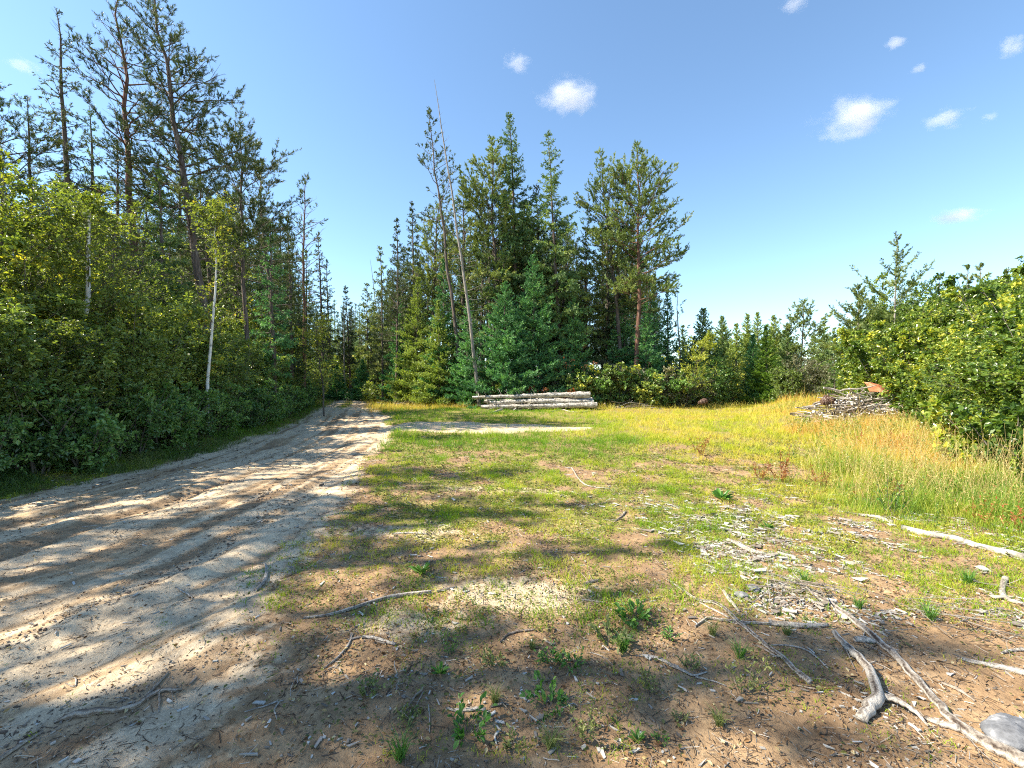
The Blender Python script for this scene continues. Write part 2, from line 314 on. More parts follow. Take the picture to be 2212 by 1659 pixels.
    c = mix(thr(attr('sand'), n2, .72, 1.1), c, sandc)
    trd = ramp(nn, [(.50, (1, 1, 1)), (.62, (.72, .64, .56)), (.78, (.45, .37, .31))], attr('track'))
    c = mix(.85, c, trd, 'MULTIPLY')
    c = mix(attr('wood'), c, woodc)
    fine = ramp(nn, [(.3, (.62, .60, .58)), (.5, (1, 1, 1)), (.72, (1.22, 1.2, 1.15))], n3)
    c = mix(.8, c, fine, 'MULTIPLY')
    specks = ramp(nn, [(.33, (.35, .3, .27)), (.40, (1, 1, 1))], noise(26, 4, .8, (1, .45, 1), R(-20)))
    c = mix(.75, c, specks, 'MULTIPLY')
    L.new(c, bs.inputs['Base Color']); bs.inputs['Roughness'].default_value = .95; bs.inputs['Specular IOR Level'].default_value = .12
    bh = mix(.5, n3, n4)
    b1 = nn.nodes.new('ShaderNodeBump'); b1.inputs['Strength'].default_value = .9; b1.inputs['Distance'].default_value = .025; L.new(n2, b1.inputs['Height'])
    b2 = nn.nodes.new('ShaderNodeBump'); b2.inputs['Strength'].default_value = .9; b2.inputs['Distance'].default_value = .012; L.new(bh, b2.inputs['Height']); L.new(b1.outputs[0], b2.inputs['Normal'])
    L.new(b2.outputs[0], bs.inputs['Normal'])
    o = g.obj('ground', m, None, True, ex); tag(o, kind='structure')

def green(X, Y):
    """how much grass grows at a spot, 0..1"""
    n = fbm(X*.8, Y*.8, 51); n2 = fbm(X*2.6, Y*2.6, 55)
    base = sst(2.3, 6.0, Y+(n-.5)*4)                         # thin near the camera, full farther off
    base = np.maximum(base*.95, sst(3.4, 5.5, X+(n-.5)*1.5+(Y-4)*.12)*sst(1.5, 3.0, Y))
    patchy = sst(.38, .60, n*.5+n2*.5)
    far = sst(8.5, 12, Y+(n-.5)*3)
    g = base*(patchy*(1-far)+far*(.75+.25*patchy))
    g = np.maximum(g, patchy*.35*sst(2.2, 3.2, Y))
    g = g*(1-np.clip(road(X, Y)*1.25, 0, 1))*(1-sandpatch(X, Y)*.92)
    left = sst(-6.9, -7.3, rx0(X, Y)+(n2-.5)*.6)
    return np.clip(np.maximum(g, left*.9), 0, 1)
build_ground()

# ================================================================== TREES
Z3 = np.array([0, 0, 1.])
def conifer(H, seed, mat, bark, kind='pine', leanx=0., leany=0., cb=.4, spread=2.2, nl=60, dens=1.0, r0=None, dead=0, bare=0.0, shoot=.2, thin=None, nw=.034):
    """returns (trunk Geo, crown Geo or None). kind: pine / spruce / fir / snag"""
    rng = np.random.default_rng(seed); T = Geo(); K = Geo(); dens *= 1.5 if nw > .032 else 1.65
    k = 16; t = np.linspace(0, 1, k); r0 = r0 or (.0095*H+.02)
    wob = np.cumsum(rng.normal(size=(k, 2)), 0)*H*.0035*(1.6 if kind == 'pine' else .6)
    TP = np.stack([leanx*t**1.15+wob[:, 0]*t, leany*t+wob[:, 1]*t, H*t-.25*(1-t)], 1)[None]
    rad = r0*(1-t)**.8+.008; rad[0] *= 1.25
    T.tubes(TP, rad[None], 8)
    h = cb+(1-cb)*((np.arange(nl)+rng.random(nl))/nl)**(.92 if kind != 'fir' else 1.0); h = np.clip(h, 0, .985)
    if kind in ('spruce', 'fir', 'leader'):
        wh = max(4, nl//(5 if kind != 'leader' else 4)); wi = np.arange(nl) % wh; h = np.clip(cb+(1-cb)*((wi+.5+rng.normal(size=nl)*.16)/wh)**.93, 0, .985)
    base, _ = sample(TP, np.zeros(nl, int), h)
    az = np.arange(nl)*2.399+rng.normal(size=nl)*.5
    f = (h-cb)/(1-cb)                                         # 0 bottom of crown, 1 top
    if kind == 'pine':
        L = spread*(np.sin(np.clip(f*.85+.22, 0, 1)*math.pi)**.7*.9+.12)*(.45+.75*rng.random(nl)); L *= np.where(f > .8, 1-(f-.8)*2.6, 1)
        el = R(5)+R(45)*f+rng.normal(size=nl)*R(14); bend = np.stack([0*L, 0*L, .25*rng.random(nl)-.05], 1); jit = .16
    elif kind == 'spruce':
        L = spread*((1-f)**.75*.92+.07)*(.65+.5*rng.random(nl)); L *= sst(-.12, .15, f)*.5+.5
        el = R(-22)+R(60)*f**1.3+rng.normal(size=nl)*R(7); bend = np.stack([0*L, 0*L, .18+.15*rng.random(nl)], 1); jit = .05
    elif kind == 'leader':
        L = spread*((1-f)**.8*.95+.06)*(.6+.6*rng.random(nl)); el = R(22)+R(38)*f+rng.normal(size=nl)*R(8); bend = np.stack([0*L, 0*L, .10+.15*rng.random(nl)], 1); jit = .05
    else:
        L = spread*((1-f)**.85*.95+.04)*(.8+.35*rng.random(nl))
        el = R(2)+R(45)*f**1.5+rng.normal(size=nl)*R(6); bend = np.stack([0*L, 0*L, .10+.1*rng.random(nl)], 1); jit = .04
    L = np.maximum(L, .10); sf = np.ones(nl) if kind == 'pine' else np.clip(1.2-.8*f, .45, 1.1)
    npd = 15 if nw < .032 else 10; nw = nw*(.62 if npd == 15 else .9)
    D = np.stack([np.cos(az)*np.cos(el), np.sin(az)*np.cos(el), np.sin(el)], 1)
    LP = curves(base, D, L, 6, bend, jit, rng)
    lr = np.clip(r0*.20*(L/spread)**.8, .005, .05)[:, None]*np.linspace(1, .25, 6)[None]
    T.tubes(LP, lr, 4)
    live = rng.random(nl) >= bare
    if thin is not None: live &= rng.random(nl) < np.interp(h, *thin)
    # dead lower branches
    if dead:
        hd = cb*(.12+.88*rng.random(dead)); bd, _ = sample(TP, np.zeros(dead, int), hd); a = rng.random(dead)*6.283
        ld = spread*(.25+.55*rng.random(dead))*(.4+.6*hd/cb); e = R(-5)+rng.normal(size=dead)*R(14)
        DP = curves(bd, np.stack([np.cos(a)*np.cos(e), np.sin(a)*np.cos(e), np.sin(e)], 1), ld, 6, np.stack([0*ld, 0*ld, -.35*rng.random(dead)], 1), .14, rng)
        T.tubes(DP, np.linspace(1, .2, 6)[None]*(.004+.006*ld)[:, None], 3)
        i2 = np.repeat(np.arange(dead), 3); b2, t2 = sample(DP, i2, .35+.6*rng.random(len(i2)))
        SP = curves(b2, t2+rng.normal(size=b2.shape)*.7, ld[i2]*.35, 4, rng.normal(size=b2.shape)*.15, .12, rng)
        T.tubes(SP, np.linspace(1, .3, 4)[None]*np.full((len(i2), 1), .005), 3)
    if kind == 'snag': return T, None
    # secondary twigs
    per = np.maximum((L/(.30 if kind in ('pine', 'leader') else .15)*dens).astype(int), 2)
    idx = np.repeat(np.arange(nl), per); ts = (.25 if kind == 'pine' else .10)+(.75 if kind == 'pine' else .9)*rng.random(len(idx))
    p, tn = sample(LP, idx, ts)
    side = unit(np.cross(tn, Z3))*np.where(rng.random(len(idx)) < .5, -1, 1)[:, None]
    if kind == 'pine':
        d2 = unit(tn*.8+side*.75+Z3*.25+rng.normal(size=p.shape)*.35); l2 = np.clip(L[idx]*.42*(1.1-.6*ts)*(.5+.9*rng.random(len(idx))), .15, 1.1); b2 = rng.normal(size=p.shape)*.12+Z3*.12; k2 = 4
    elif kind == 'spruce':
        d2 = unit(tn*.8+side*.7-Z3*.28+rng.normal(size=p.shape)*.15); l2 = np.clip(L[idx]*.36*(1.15-.8*ts)*(.6+.7*rng.random(len(idx))), .10, .7); b2 = np.broadcast_to(-Z3*.12, p.shape); k2 = 3
    else:
        d2 = unit(tn*.9+side*.75+rng.normal(size=p.shape)*.12); l2 = np.clip(L[idx]*.38*(1.15-.8*ts)*(.6+.7*rng.random(len(idx))), .08, .6); b2 = np.broadcast_to(Z3*.03, p.shape); k2 = 3
    SP = curves(p, d2, l2, k2, b2, .08, rng)
    if kind == 'pine': T.tubes(SP, np.linspace(1, .4, k2)[None]*(.004+.006*l2)[:, None], 3)
    lv = live[idx]; P2 = SP[lv]; L2 = l2[lv]; idl = idx[lv]; n2 = len(P2)
    va = np.clip(rng.random(nl)[idl]*.55+rng.random(n2)*.45, 0, 1)
    if kind == 'pine':
        m = np.maximum((L2/.09*dens).astype(int), 2); i3 = np.repeat(np.arange(n2), m); t3 = .3+.7*rng.random(len(i3))
        q, tq = sample(P2, i3, t3); d3 = unit(tq+Z3*.35+rng.normal(size=q.shape)*.55)
        K.needles(q, d3, shoot*(.7+.6*rng.random(len(i3))), nw, npd, .40, rng, va[i3])
        K.needles(P2[:, -1], unit(P2[:, -1]-P2[:, -2])+Z3*.2, shoot*1.2, nw, npd, .40, rng, va)
    else:
        m = np.maximum((L2/.085*dens).astype(int), 2); i3 = np.repeat(np.arange(n2), m); t3 = rng.random(len(i3))
        q, tq = sample(P2, i3, t3); drop = -.35 if kind == 'spruce' else .05
        d3 = unit(tq*.9+Z3*drop+rng.normal(size=q.shape)*.38)
        K.needles(q, d3, shoot*(.75+.6*rng.random(len(i3)))*sf[idl][i3], nw, npd-2, .30, rng, va[i3])
        # foliage on the limb itself and the leader
        ml = 34 if kind == 'leader' else 10; q, tq = sample(LP, np.repeat(np.where(live)[0], ml), rng.random(ml*int(live.sum())))
        K.needles(q, tq+rng.normal(size=q.shape)*.5, shoot*np.repeat(sf[live], ml), nw, npd-2, .35, rng)
    tt = .93+.07*rng.random(26); q, tq = sample(TP, np.zeros(26, int), tt)
    if not bare >= .5: K.needles(q, tq+rng.normal(size=q.shape)*(.8 if kind == 'pine' else .45), shoot*(.8 if kind == 'pine' else .45), nw, 7, .3, rng)
    return T, K

def make_tree(name, TK, loc, mat, bark, label, cat='tree', group=None, rz=0, sc=1.0):
    t = empty(name, loc, rz, sc); tag(t, label, cat, group)
    T, K = TK; ps = [T.obj('trunk', bark, t, True)]
    if K is not None: ps.append(K.obj('crown', mat, t))
    return reg(t, *ps)

def bush(H, seed, stems=9, spread=1.3, leaf=.075, nb=16, nt=8, nlf=13, low=.08, arch=.25, width=.62, droop=0., upright=.25, fork=1.0, conic=False, radius=.018, sep=None):
    """multi-stemmed broadleaf shrub / slim tree. returns twigs Geo, leaves Geo"""
    rng = np.random.default_rng(seed); T = Geo(); K = Geo()
    az = rng.random(stems)*6.283; b = np.stack([np.cos(az), np.sin(az), 0*az], 1)*(rng.random(stems)*.25*spread*(stems > 1))[:, None]-Z3*.1
    out = rng.random(stems)**.7*spread*(1 if stems > 1 else .12)
    hh = H*(.62+.38*rng.random(stems)) if stems > 1 else np.array([H]); hh[0] = H
    D = np.stack([np.cos(az)*out*.6, np.sin(az)*out*.6, hh], 1); ln = np.linalg.norm(D, axis=1)
    S = curves(b, D, ln, 9, np.stack([np.cos(az)*out/ln, np.sin(az)*out/ln, -.12*out/ln], 1)*.6, .05, rng)
    T.tubes(S, np.linspace(1, .2, 9)[None]*(radius*(.6+.5*ln/H))[:, None], 5)
    i1 = np.repeat(np.arange(stems), nb); t1 = low+(1-low)*rng.random(len(i1))**.9
    p, tn = sample(S, i1, t1); a = rng.random(len(i1))*6.283; hd = np.stack([np.cos(a), np.sin(a), 0*a], 1)
    prof = (1.05-t1)**.7 if conic else np.sin(np.clip(t1*.8+.2, 0, 1)*math.pi)**.6*.75+.25
    l1 = width*(H/4.5)**.5*prof*(.6+.8*rng.random(len(i1)))*1.5
    B = curves(p, tn*.45+hd*.9+Z3*upright, l1, 6, -Z3*arch*np.ones((len(i1), 1)), .08, rng)
    W_ = T if sep is None else sep
    W_.tubes(B, np.linspace(1, .3, 6)[None]*(.003+.004*l1)[:, None], 3)
    i2 = np.repeat(np.arange(len(i1)), nt); t2 = .15+.85*rng.random(len(i2)); p, tn = sample(B, i2, t2)
    l2 = np.clip(l1[i2]*.42*(.5+.8*rng.random(len(i2))), .08, .6)
    S2 = curves(p, tn*.8+rng.normal(size=p.shape)*.6+Z3*.1, l2, 4, rng.normal(size=p.shape)*.1-Z3*droop, .06, rng)
    W_.tubes(S2, np.linspace(1, .4, 4)[None]*np.full((len(i2), 1), .0028), 3)
    i3 = np.repeat(np.arange(len(i2)), nlf); q, tq = sample(S2, i3, .1+.9*rng.random(len(i3)))
    n = len(q); d = unit(tq*.6+rng.normal(size=(n, 3))*.65-Z3*.12); N = unit(Z3+rng.normal(size=(n, 3))*.55+.25*unit(q-np.array([0, 0, H*.4])))
    ll = leaf*(.55+.8*rng.random(n)); v = np.clip(rng.random(len(i1))[i2][i3]*.35+rng.random(n)*.65, 0, 1)
    K.leaves(q+rng.normal(size=(n, 3))*.015, d, N, ll, ll*.62, v)
    return T, K
def make_bush(name, TK, loc, mat, bark, label, cat='shrub', group=None, rz=0, sc=1.0):
    t = empty(name, loc, rz, sc); tag(t, label, cat, group); T, K = TK
    return reg(t, T.obj('stems', bark, t, True), K.obj('foliage', mat, t))

def gp(u, v=None, Y=None, X=None):
    Y = Y if Y is not None else gY(v); X = gx(u, Y) if X is None else X
    return (X, Y, float(height(X, Y)))

# ---------- featured conifers: (base u, top u, top v, distance, kwargs, name, material, bark, label)
def feat(ub, ut, vt, Y, name, mat, bark, label, cat, seed, group=None, dy=0., **kw):
    loc = gp(ub, Y=Y); H = gz(vt, Y)-loc[2]; lean = (ut-ub)/F*Y; kw.setdefault('nw', float(np.clip(.0014*Y, .022, .048))); kw.setdefault('shoot', .15 if Y < 22 else .2)
    return make_tree(name, conifer(H, seed, None, None, leanx=lean, leany=dy, **kw), loc, M[mat], M[bark], label, cat, group)

feat(176, 122, 15, 14.5, 'spruce_tree', 'pine_dark', 'bark', 'thin ragged spruce with a drooping half-dead top, rising above the birch', 'spruce', 101, kind='spruce', cb=.45, spread=1.3, nl=80, dens=.8, dead=26, r0=.13, bare=.22, thin=([.45, .7, .85, 1], [1, .9, .9, .15]))
feat(312, 225, -45, 15.0, 'pine_tree', 'pine_dark', 'bark_red', 'tall pine with a bare reddish lower trunk and sparse narrow crown', 'pine', 102, kind='pine', cb=.42, spread=1.45, nl=84, dens=.9, dead=24, r0=.155, bare=.12)
feat(470, 352, -60, 16.0, 'pine_tree', 'pine_dark', 'bark', 'tallest leaning pine with a wide open crown and dark trunk behind the roadside shrubs', 'pine', 103, kind='pine', cb=.36, spread=1.95, nl=110, dens=.95, dead=26, r0=.165, bare=.06)
feat(548, 480, 262, 18.5, 'pine_tree', 'pine_dark', 'bark', 'shorter pine with long limbs reaching out, beside the tallest pine', 'pine', 104, kind='pine', cb=.50, spread=2.3, nl=60, dens=.95, dead=14, r0=.11)
feat(88, 62, 215, 15, 'pine_tree', 'pine_dark', 'bark', 'scrawny pine with few twisted branches behind the yellowing tree', 'pine', 105, kind='pine', cb=.45, spread=1.7, nl=40, dens=.7, dead=16, r0=.10)
feat(-10, -40, 170, 14, 'pine_tree', 'pine_dark', 'bark', 'dark pine cut off by the picture edge, its twigs over the yellowing tree', 'pine', 106, kind='pine', cb=.40, spread=2.3, nl=60, dens=.85, dead=16)
feat(214, 196, 232, 19, 'spruce_tree', 'spruce', 'bark', 'slim spruce with a needle-thin tip between the ragged spruce and the reddish pine', 'spruce', 107, kind='spruce', cb=.3, spread=1.3, nl=70, dens=.6, dead=10)
feat(258, 240, 292, 17, 'spruce_tree', 'pine_dark', 'bark', 'dark spruce with a dense rounded top clump against the reddish pine trunk', 'spruce', 108, kind='spruce', cb=.55, spread=1.3, nl=60, dens=.8, dead=10)
feat(365, 338, 362, 14.5, 'spruce_tree', 'spruce', 'bark', 'dense full green spruce column standing between the two tall pines', 'spruce', 109, kind='spruce', cb=.12, spread=1.25, nl=130, dens=1.1, shoot=.17)
feat(400, 385, 300, 24, 'pine_tree', 'pine', 'bark', 'small distant pine tip showing between the two tall pines', 'pine', 110, kind='pine', cb=.4, spread=2.0, nl=50, dens=.8, dead=10)
feat(592, 576, 348, 21, 'pine_tree', 'pine_dark', 'bark', 'straight pine with short even limbs behind the dark green spruce', 'pine', 111, kind='pine', cb=.30, spread=1.7, nl=70, dens=.8, dead=16)
feat(595, 585, 482, 19.5, 'spruce_tree', 'fir', 'bark', 'narrow dark green spruce at the feet of the straight pine', 'spruce', 112, kind='spruce', cb=.25, spread=1.1, nl=90, dens=1.0)
feat(656, 648, 378, 27, 'pine_tree', 'pine_dark', 'bark_red', 'nearly leafless spindly pine near the road opening', 'pine', 113, kind='pine', cb=.42, spread=1.45, nl=64, dens=.55, dead=26, bare=.5, r0=.13)
feat(700, 690, 500, 44, 'spruce_tree', 'pine_dark', 'bark', 'dark spruce at the corner of the stand where the road passes', 'spruce', 114, kind='spruce', cb=.22, spread=1.5, nl=95, dens=.8, dead=14)
feat(714, 708, 560, 50, 'spruce_tree', 'pine_dark', 'bark', 'dark lower spruce leaning over the road opening', 'spruce', 115, kind='spruce', cb=.22, spread=1.5, nl=80, dens=.8, dead=12)
feat(632, 622, 470, 24, 'spruce_tree', 'pine_dark', 'bark', 'dark spruce filling the gap beside the spindly pine', 'spruce', 116, kind='spruce', cb=.22, spread=1.4, nl=80, dens=.8, dead=12)
feat(470, 440, 370, 22, 'pine_tree', 'pine_dark', 'bark', 'dark pine half hidden behind the trunk of the tallest pine', 'pine', 117, kind='pine', cb=.35, spread=1.9, nl=60, dens=.8, dead=12)
feat(530, 510, 400, 25, 'pine_tree', 'pine_dark', 'bark', 'background pine seen under the long reaching limbs', 'pine', 118, kind='pine', cb=.35, spread=1.9, nl=60, dens=.8, dead=12)
# centre stand
feat(1036, 937, 178, 28.5, 'leaning_dead_tree', 'pine', 'bark_grey', 'leaning dead grey spruce stripped of bark, its bare pole rising above the whole stand', 'dead tree', 121, kind='snag', cb=.30, spread=1.3, nl=70, dead=60, r0=.115)
feat(1002, 938, 246, 31, 'pine_tree', 'pine_dark', 'bark', 'sparse leaning pine just behind the leaning dead tree', 'pine', 122, kind='pine', cb=.50, spread=1.75, nl=52, dens=.65, dead=16, r0=.15)
feat(1082, 1045, 296, 33, 'pine_tree', 'pine', 'bark', 'broad bushy pine directly beside the tallest spruce of the centre stand', 'pine', 123, kind='pine', cb=.38, spread=2.9, nl=96, dens=.95, dead=20, r0=.19)
feat(1122, 1107, 244, 33, 'spruce_tree', 'spruce', 'bark', 'tallest pointed spruce of the centre stand with dense upper tiers', 'spruce', 124, kind='spruce', cb=.28, spread=2.9, nl=150, dens=1.1, dead=20, r0=.19, shoot=.24)
feat(1214, 1194, 291, 32, 'spruce_tree', 'spruce', 'bark', 'pointed spruce with airy separate upswept branches standing out against the sky', 'spruce', 125, kind='spruce', cb=.22, spread=2.8, nl=120, dens=1.0, dead=20, r0=.17, shoot=.25)
feat(1166, 1163, 400, 34, 'spruce_tree', 'pine_dark', 'bark', 'short dark spruce squeezed between the two pointed spruces', 'spruce', 126, kind='spruce', cb=.3, spread=2.1, nl=90, dens=.9, dead=10, shoot=.24)
feat(1348, 1306, 325, 32.5, 'pine_tree', 'pine', 'bark', 'pine with a crooked side-swept top, one of the paired pines', 'pine', 127, kind='pine', cb=.36, spread=2.7, nl=78, dens=.85, dead=18, r0=.17)
feat(1372, 1388, 300, 31, 'pine_tree', 'pine', 'bark_red', 'wide-crowned pine at the open end of the centre stand, its limbs sweeping down', 'pine', 128, kind='pine', cb=.36, spread=3.2, nl=96, dens=.9, dead=24, r0=.19)
feat(1268, 1263, 488, 34, 'spruce_tree', 'pine', 'bark', 'yellowish small spruce in the gap between the airy spruce and the paired pines', 'spruce', 129, kind='spruce', cb=.2, spread=2.1, nl=90, dens=.8, dead=10, shoot=.24)
feat(1008, 1004, 388, 34, 'pine_tree', 'pine', 'bark', 'light green pine tip behind the pole of the leaning dead tree', 'pine', 130, kind='pine', cb=.35, spread=1.8, nl=70, dens=.85, dead=16)
feat(934, 931, 424, 35, 'pine_tree', 'pine', 'bark', 'round-topped light green pine next to the dark twin spruces', 'pine', 131, kind='pine', cb=.35, spread=2.2, nl=70, dens=.9, dead=16)
feat(898, 895, 436, 36, 'spruce_tree', 'pine_dark', 'bark', 'dark slim spruce, taller of the twin tips above the road bend', 'spruce', 132, kind='spruce', cb=.25, spread=1.5, nl=110, dens=.9, dead=12, shoot=.25)
feat(862, 857, 471, 38, 'spruce_tree', 'pine_dark', 'bark', 'dark slim spruce, shorter of the twin tips above the road bend', 'spruce', 133, kind='spruce', cb=.2, spread=1.6, nl=110, dens=.8, dead=12, shoot=.26)
feat(828, 824, 531, 42, 'spruce_tree', 'pine', 'bark', 'slender pale green spruce stepping down towards the road', 'spruce', 134, kind='spruce', cb=.2, spread=1.6, nl=90, dens=.8, dead=12, shoot=.28)
feat(795, 792, 612, 48, 'spruce_tree', 'pine', 'bark', 'low olive spruce nearest the road on its far bend', 'spruce', 135, kind='spruce', cb=.25, spread=1.8, nl=80, dens=.8, dead=12, shoot=.3)
feat(1140, 1140, 430, 37, 'pine_tree', 'pine', 'bark', 'pine filling the middle of the centre stand behind the tallest spruce', 'pine', 136, kind='pine', cb=.3, spread=2.6, nl=80, dens=.9, dead=16)
feat(1312, 1316, 430, 36, 'spruce_tree', 'pine_dark', 'bark', 'dark spruce hidden behind the paired pines', 'spruce', 137, kind='spruce', cb=.2, spread=2.0, nl=90, dens=.8, dead=16, shoot=.25)
feat(758, 750, 618, 52, 'spruce_tree', 'pine_dark', 'bark', 'thin spruce standing where the road disappears', 'spruce', 138, kind='spruce', cb=.3, spread=1.6, nl=70, dens=.8, dead=10, shoot=.3)
feat(745, 742, 640, 48, 'dead_tree', 'pine', 'bark_grey', 'bare grey pole of a dead tree beside the far bend of the road', 'dead tree', 139, kind='snag', cb=.4, spread=.7, nl=20, dead=20, r0=.11)
feat(838, 800, 560, 44, 'dead_tree', 'pine', 'bark_grey', 'thin crooked dead stem poking from the slender spruces', 'dead tree', 140, kind='snag', cb=.5, spread=.7, nl=16, dead=12, r0=.09)
# young firs along the front of the centre stand: u, top v, Y, spread
FIRS = [(1090, 612, 29.5, 3.0, 'fir', 'big bushy blue-green fir behind the log pile, beside the leaning dead tree'),
        (1152, 553, 30.5, 3.0, 'fir', 'taller of two big blue-green firs behind the log pile'),
        (1010, 640, 30, 1.5, 'fir', 'narrow bright green fir just at the foot of the leaning dead tree'),
        (958, 560, 32, 2.0, 'fir', 'sea-green fir with a dark hollow side, above the pale fir'),
        (900, 600, 33, 2.2, 'fir_yellow', 'pale yellow-green sunlit fir near the road bend'),
        (948, 650, 31, 1.8, 'fir_yellow', 'pale sunlit fir with layered sprays beside the bright narrow fir'),
        (868, 650, 36, 1.9, 'fir', 'green fir nearest the road in the centre stand'),
        (782, 778, 43, 1.3, 'fir', 'small silver-green fir beside the far end of the road'),
        (728, 790, 44, 1.2, 'fir', 'small pale fir at the foot of the dark corner spruces'),
        (1240, 640, 31, 2.0, 'fir', 'mid green fir by the orange dead shrub'),
        (1350, 640, 33, 2.2, 'fir', 'green fir under the wide-crowned pine'),
        (1413, 606, 33, 1.2, 'fir', 'slim dark spire of a fir, first past the wide-crowned pine'),
        (1441, 612, 34, 1.3, 'fir', 'slim dark spire of a fir, second past the wide-crowned pine'),
        (1395, 650, 31, 1.6, 'fir', 'low fir crowding the slim dark spires'),
        (1516, 668, 32, 2.3, 'spruce', 'dark young spruce behind the yellow-green sapling'),
        (1561, 684, 38, 2.2, 'spruce', 'olive young spruce next to the dark young spruce'),
        (1627, 725, 31, 1.2, 'fir', 'small blue-green fir beside the bright tamarack'),
        (1657, 703, 30, 1.45, 'tamarack', 'bright lime-green conical tamarack at the edge of the clearing'),
        (1614, 679, 39, 1.9, 'fir_yellow', 'yellow-green young tree behind the bright tamarack'),
        (1640, 675, 40, 1.8, 'fir_yellow', 'second yellow-green young tree behind the bright tamarack, slightly taller'),
        (1672, 682, 38, 1.9, 'fir_yellow', 'yellow-green young tree between the tamarack and the round pine'),
        (1592, 700, 36, 1.6, 'fir_yellow', 'low yellow-green young tree by the olive spruce'),
        (1700, 700, 36, 1.6, 'spruce', 'dark young spruce at the foot of the round pine')]
for i, (u, v, Y, sp, mt, lab) in enumerate(FIRS):
    feat(u, u, v, Y, 'fir_tree' if mt in ('fir', 'fir_yellow') else ('tamarack_tree' if mt == 'tamarack' else 'spruce_tree'), mt, 'bark', lab, 'fir' if mt in ('fir', 'fir_yellow') else ('tamarack' if mt == 'tamarack' else 'spruce'), 200+i, kind='fir', cb=.03, spread=sp, nl=int(90+40*sp), dens=.9, shoot=.20)
feat(1725, 1725, 652, 36, 'pine_tree', 'pine', 'bark', 'round-topped young pine standing alone above the far thicket', 'pine', 240, kind='pine', cb=.2, spread=2.3, nl=60, dens=.9)
feat(1470, 1470, 630, 33, 'sapling', 'pine', 'bark_grey', 'almost bare young sapling beside the slim fir spires', 'sapling', 241, kind='pine', cb=.3, spread=1.0, nl=26, dens=.5, bare=.5)
# young pines rising from the right hand shrubs
def youngpine(ub, ut, vt, Y, lab, seed, cb, spread, nl):
    loc = gp(ub, Y=Y); H = gz(vt, Y)-loc[2]
    return make_tree('young_pine', conifer(H, seed, None, None, kind='leader', leanx=(ut-ub)/F*Y, cb=cb, spread=spread, nl=nl, dens=1.0, shoot=.17, r0=.055, nw=.030), loc, M['pine'], M['bark_grey'], lab, 'pine')
youngpine(1930, 1932, 515, 21, 'young pine with open spread arms rising clear above the sunlit shrubs', 250, .4, 2.6, 30)
youngpine(1852, 1855, 618, 23, 'low round young pine in the sunlit shrubs beside the taller open one', 251, .4, 2.0, 50)
youngpine(2096, 2092, 574, 18.5, 'thin pine leader poking from the shrubs, lower of two', 252, .7, .9, 9)
youngpine(2115, 2120, 570, 18.8, 'thin pine leader poking from the shrubs, higher of two', 253, .7, .8, 9)
youngpine(2150, 2178, 582, 18, 'single slanting pine twig sticking out of the shrubs by the picture edge', 254, .8, .5, 5)

# ---------- background stands: shared meshes, copies
def near_left(u):
    for lim, t in ((60, 'at the picture edge'), (240, 'under the white-trunked birch'), (330, 'below the reddish pine trunk'), (420, 'before the dense green spruce column'), (500, 'around the slender birch'), (590, 'under the long-limbed pine'), (650, 'below the spindly pine')):
        if u < lim: return t
    return 'at the far end by the road opening'
def near_right(u):
    for lim, t in ((1830, 'at the far end by the clearing'), (1900, 'behind the stick pile'), (1990, 'under the open young pine'), (2080, 'between the young pines'), (2150, 'under the thin pine leaders')):
        if u < lim: return t
    return 'rising over the near tall grass' if u < 2200 else 'cut by the picture edge'
def near_centre(u):
    for lim, t in ((800, 'by the road bend'), (880, 'behind the dark twin spruces'), (960, 'behind the pale firs'), (1040, 'behind the leaning dead tree'), (1130, 'behind the tallest spruce'), (1230, 'behind the airy pointed spruce'), (1310, 'behind the orange-brown shrub')):
        if u < lim: return t
    return 'behind the paired pines'
PV = []
for s in range(4):
    PV.append((make_tree('pine_tree', conifer(15, 300+s, None, None, kind='pine', cb=.42, spread=1.9, nl=60, dens=.72, dead=24, leanx=-.4+.3*s), (0, 0, 0), M['pine_dark'], M['bark'], 'tall pine deep in the dense stand behind the roadside shrubs', 'pine', 'pines deep in the stand behind the roadside shrubs'), 15.))
SV = []
for s in range(4):
    SV.append((make_tree('spruce_tree', conifer(14, 320+s, None, None, kind='spruce', cb=.25, spread=1.8, nl=85, dens=.75, dead=20, shoot=.24), (0, 0, 0), M['pine_dark'] if s % 2 else M['spruce'], M['bark'], 'spruce deep inside the dark conifer stands', 'spruce', 'spruces deep inside the conifer stands'), 14.))
used = set()
def plant(V, rng, X, Y, H, label, group):
    src, h0 = V; s = H/h0; loc = (X, Y, float(height(X, Y)))
    if src.name not in used:
        used.add(src.name); o = src; o.location = loc; o.rotation_euler = (0, 0, rng.random()*6.28); o.scale = (s, s, s)
    else: o = copy_tree(src, loc, rng.random()*6.28, (s*(.9+.2*rng.random()),)*2+(s,))
    tag(o, label, None, group); return o
rng = np.random.default_rng(77)
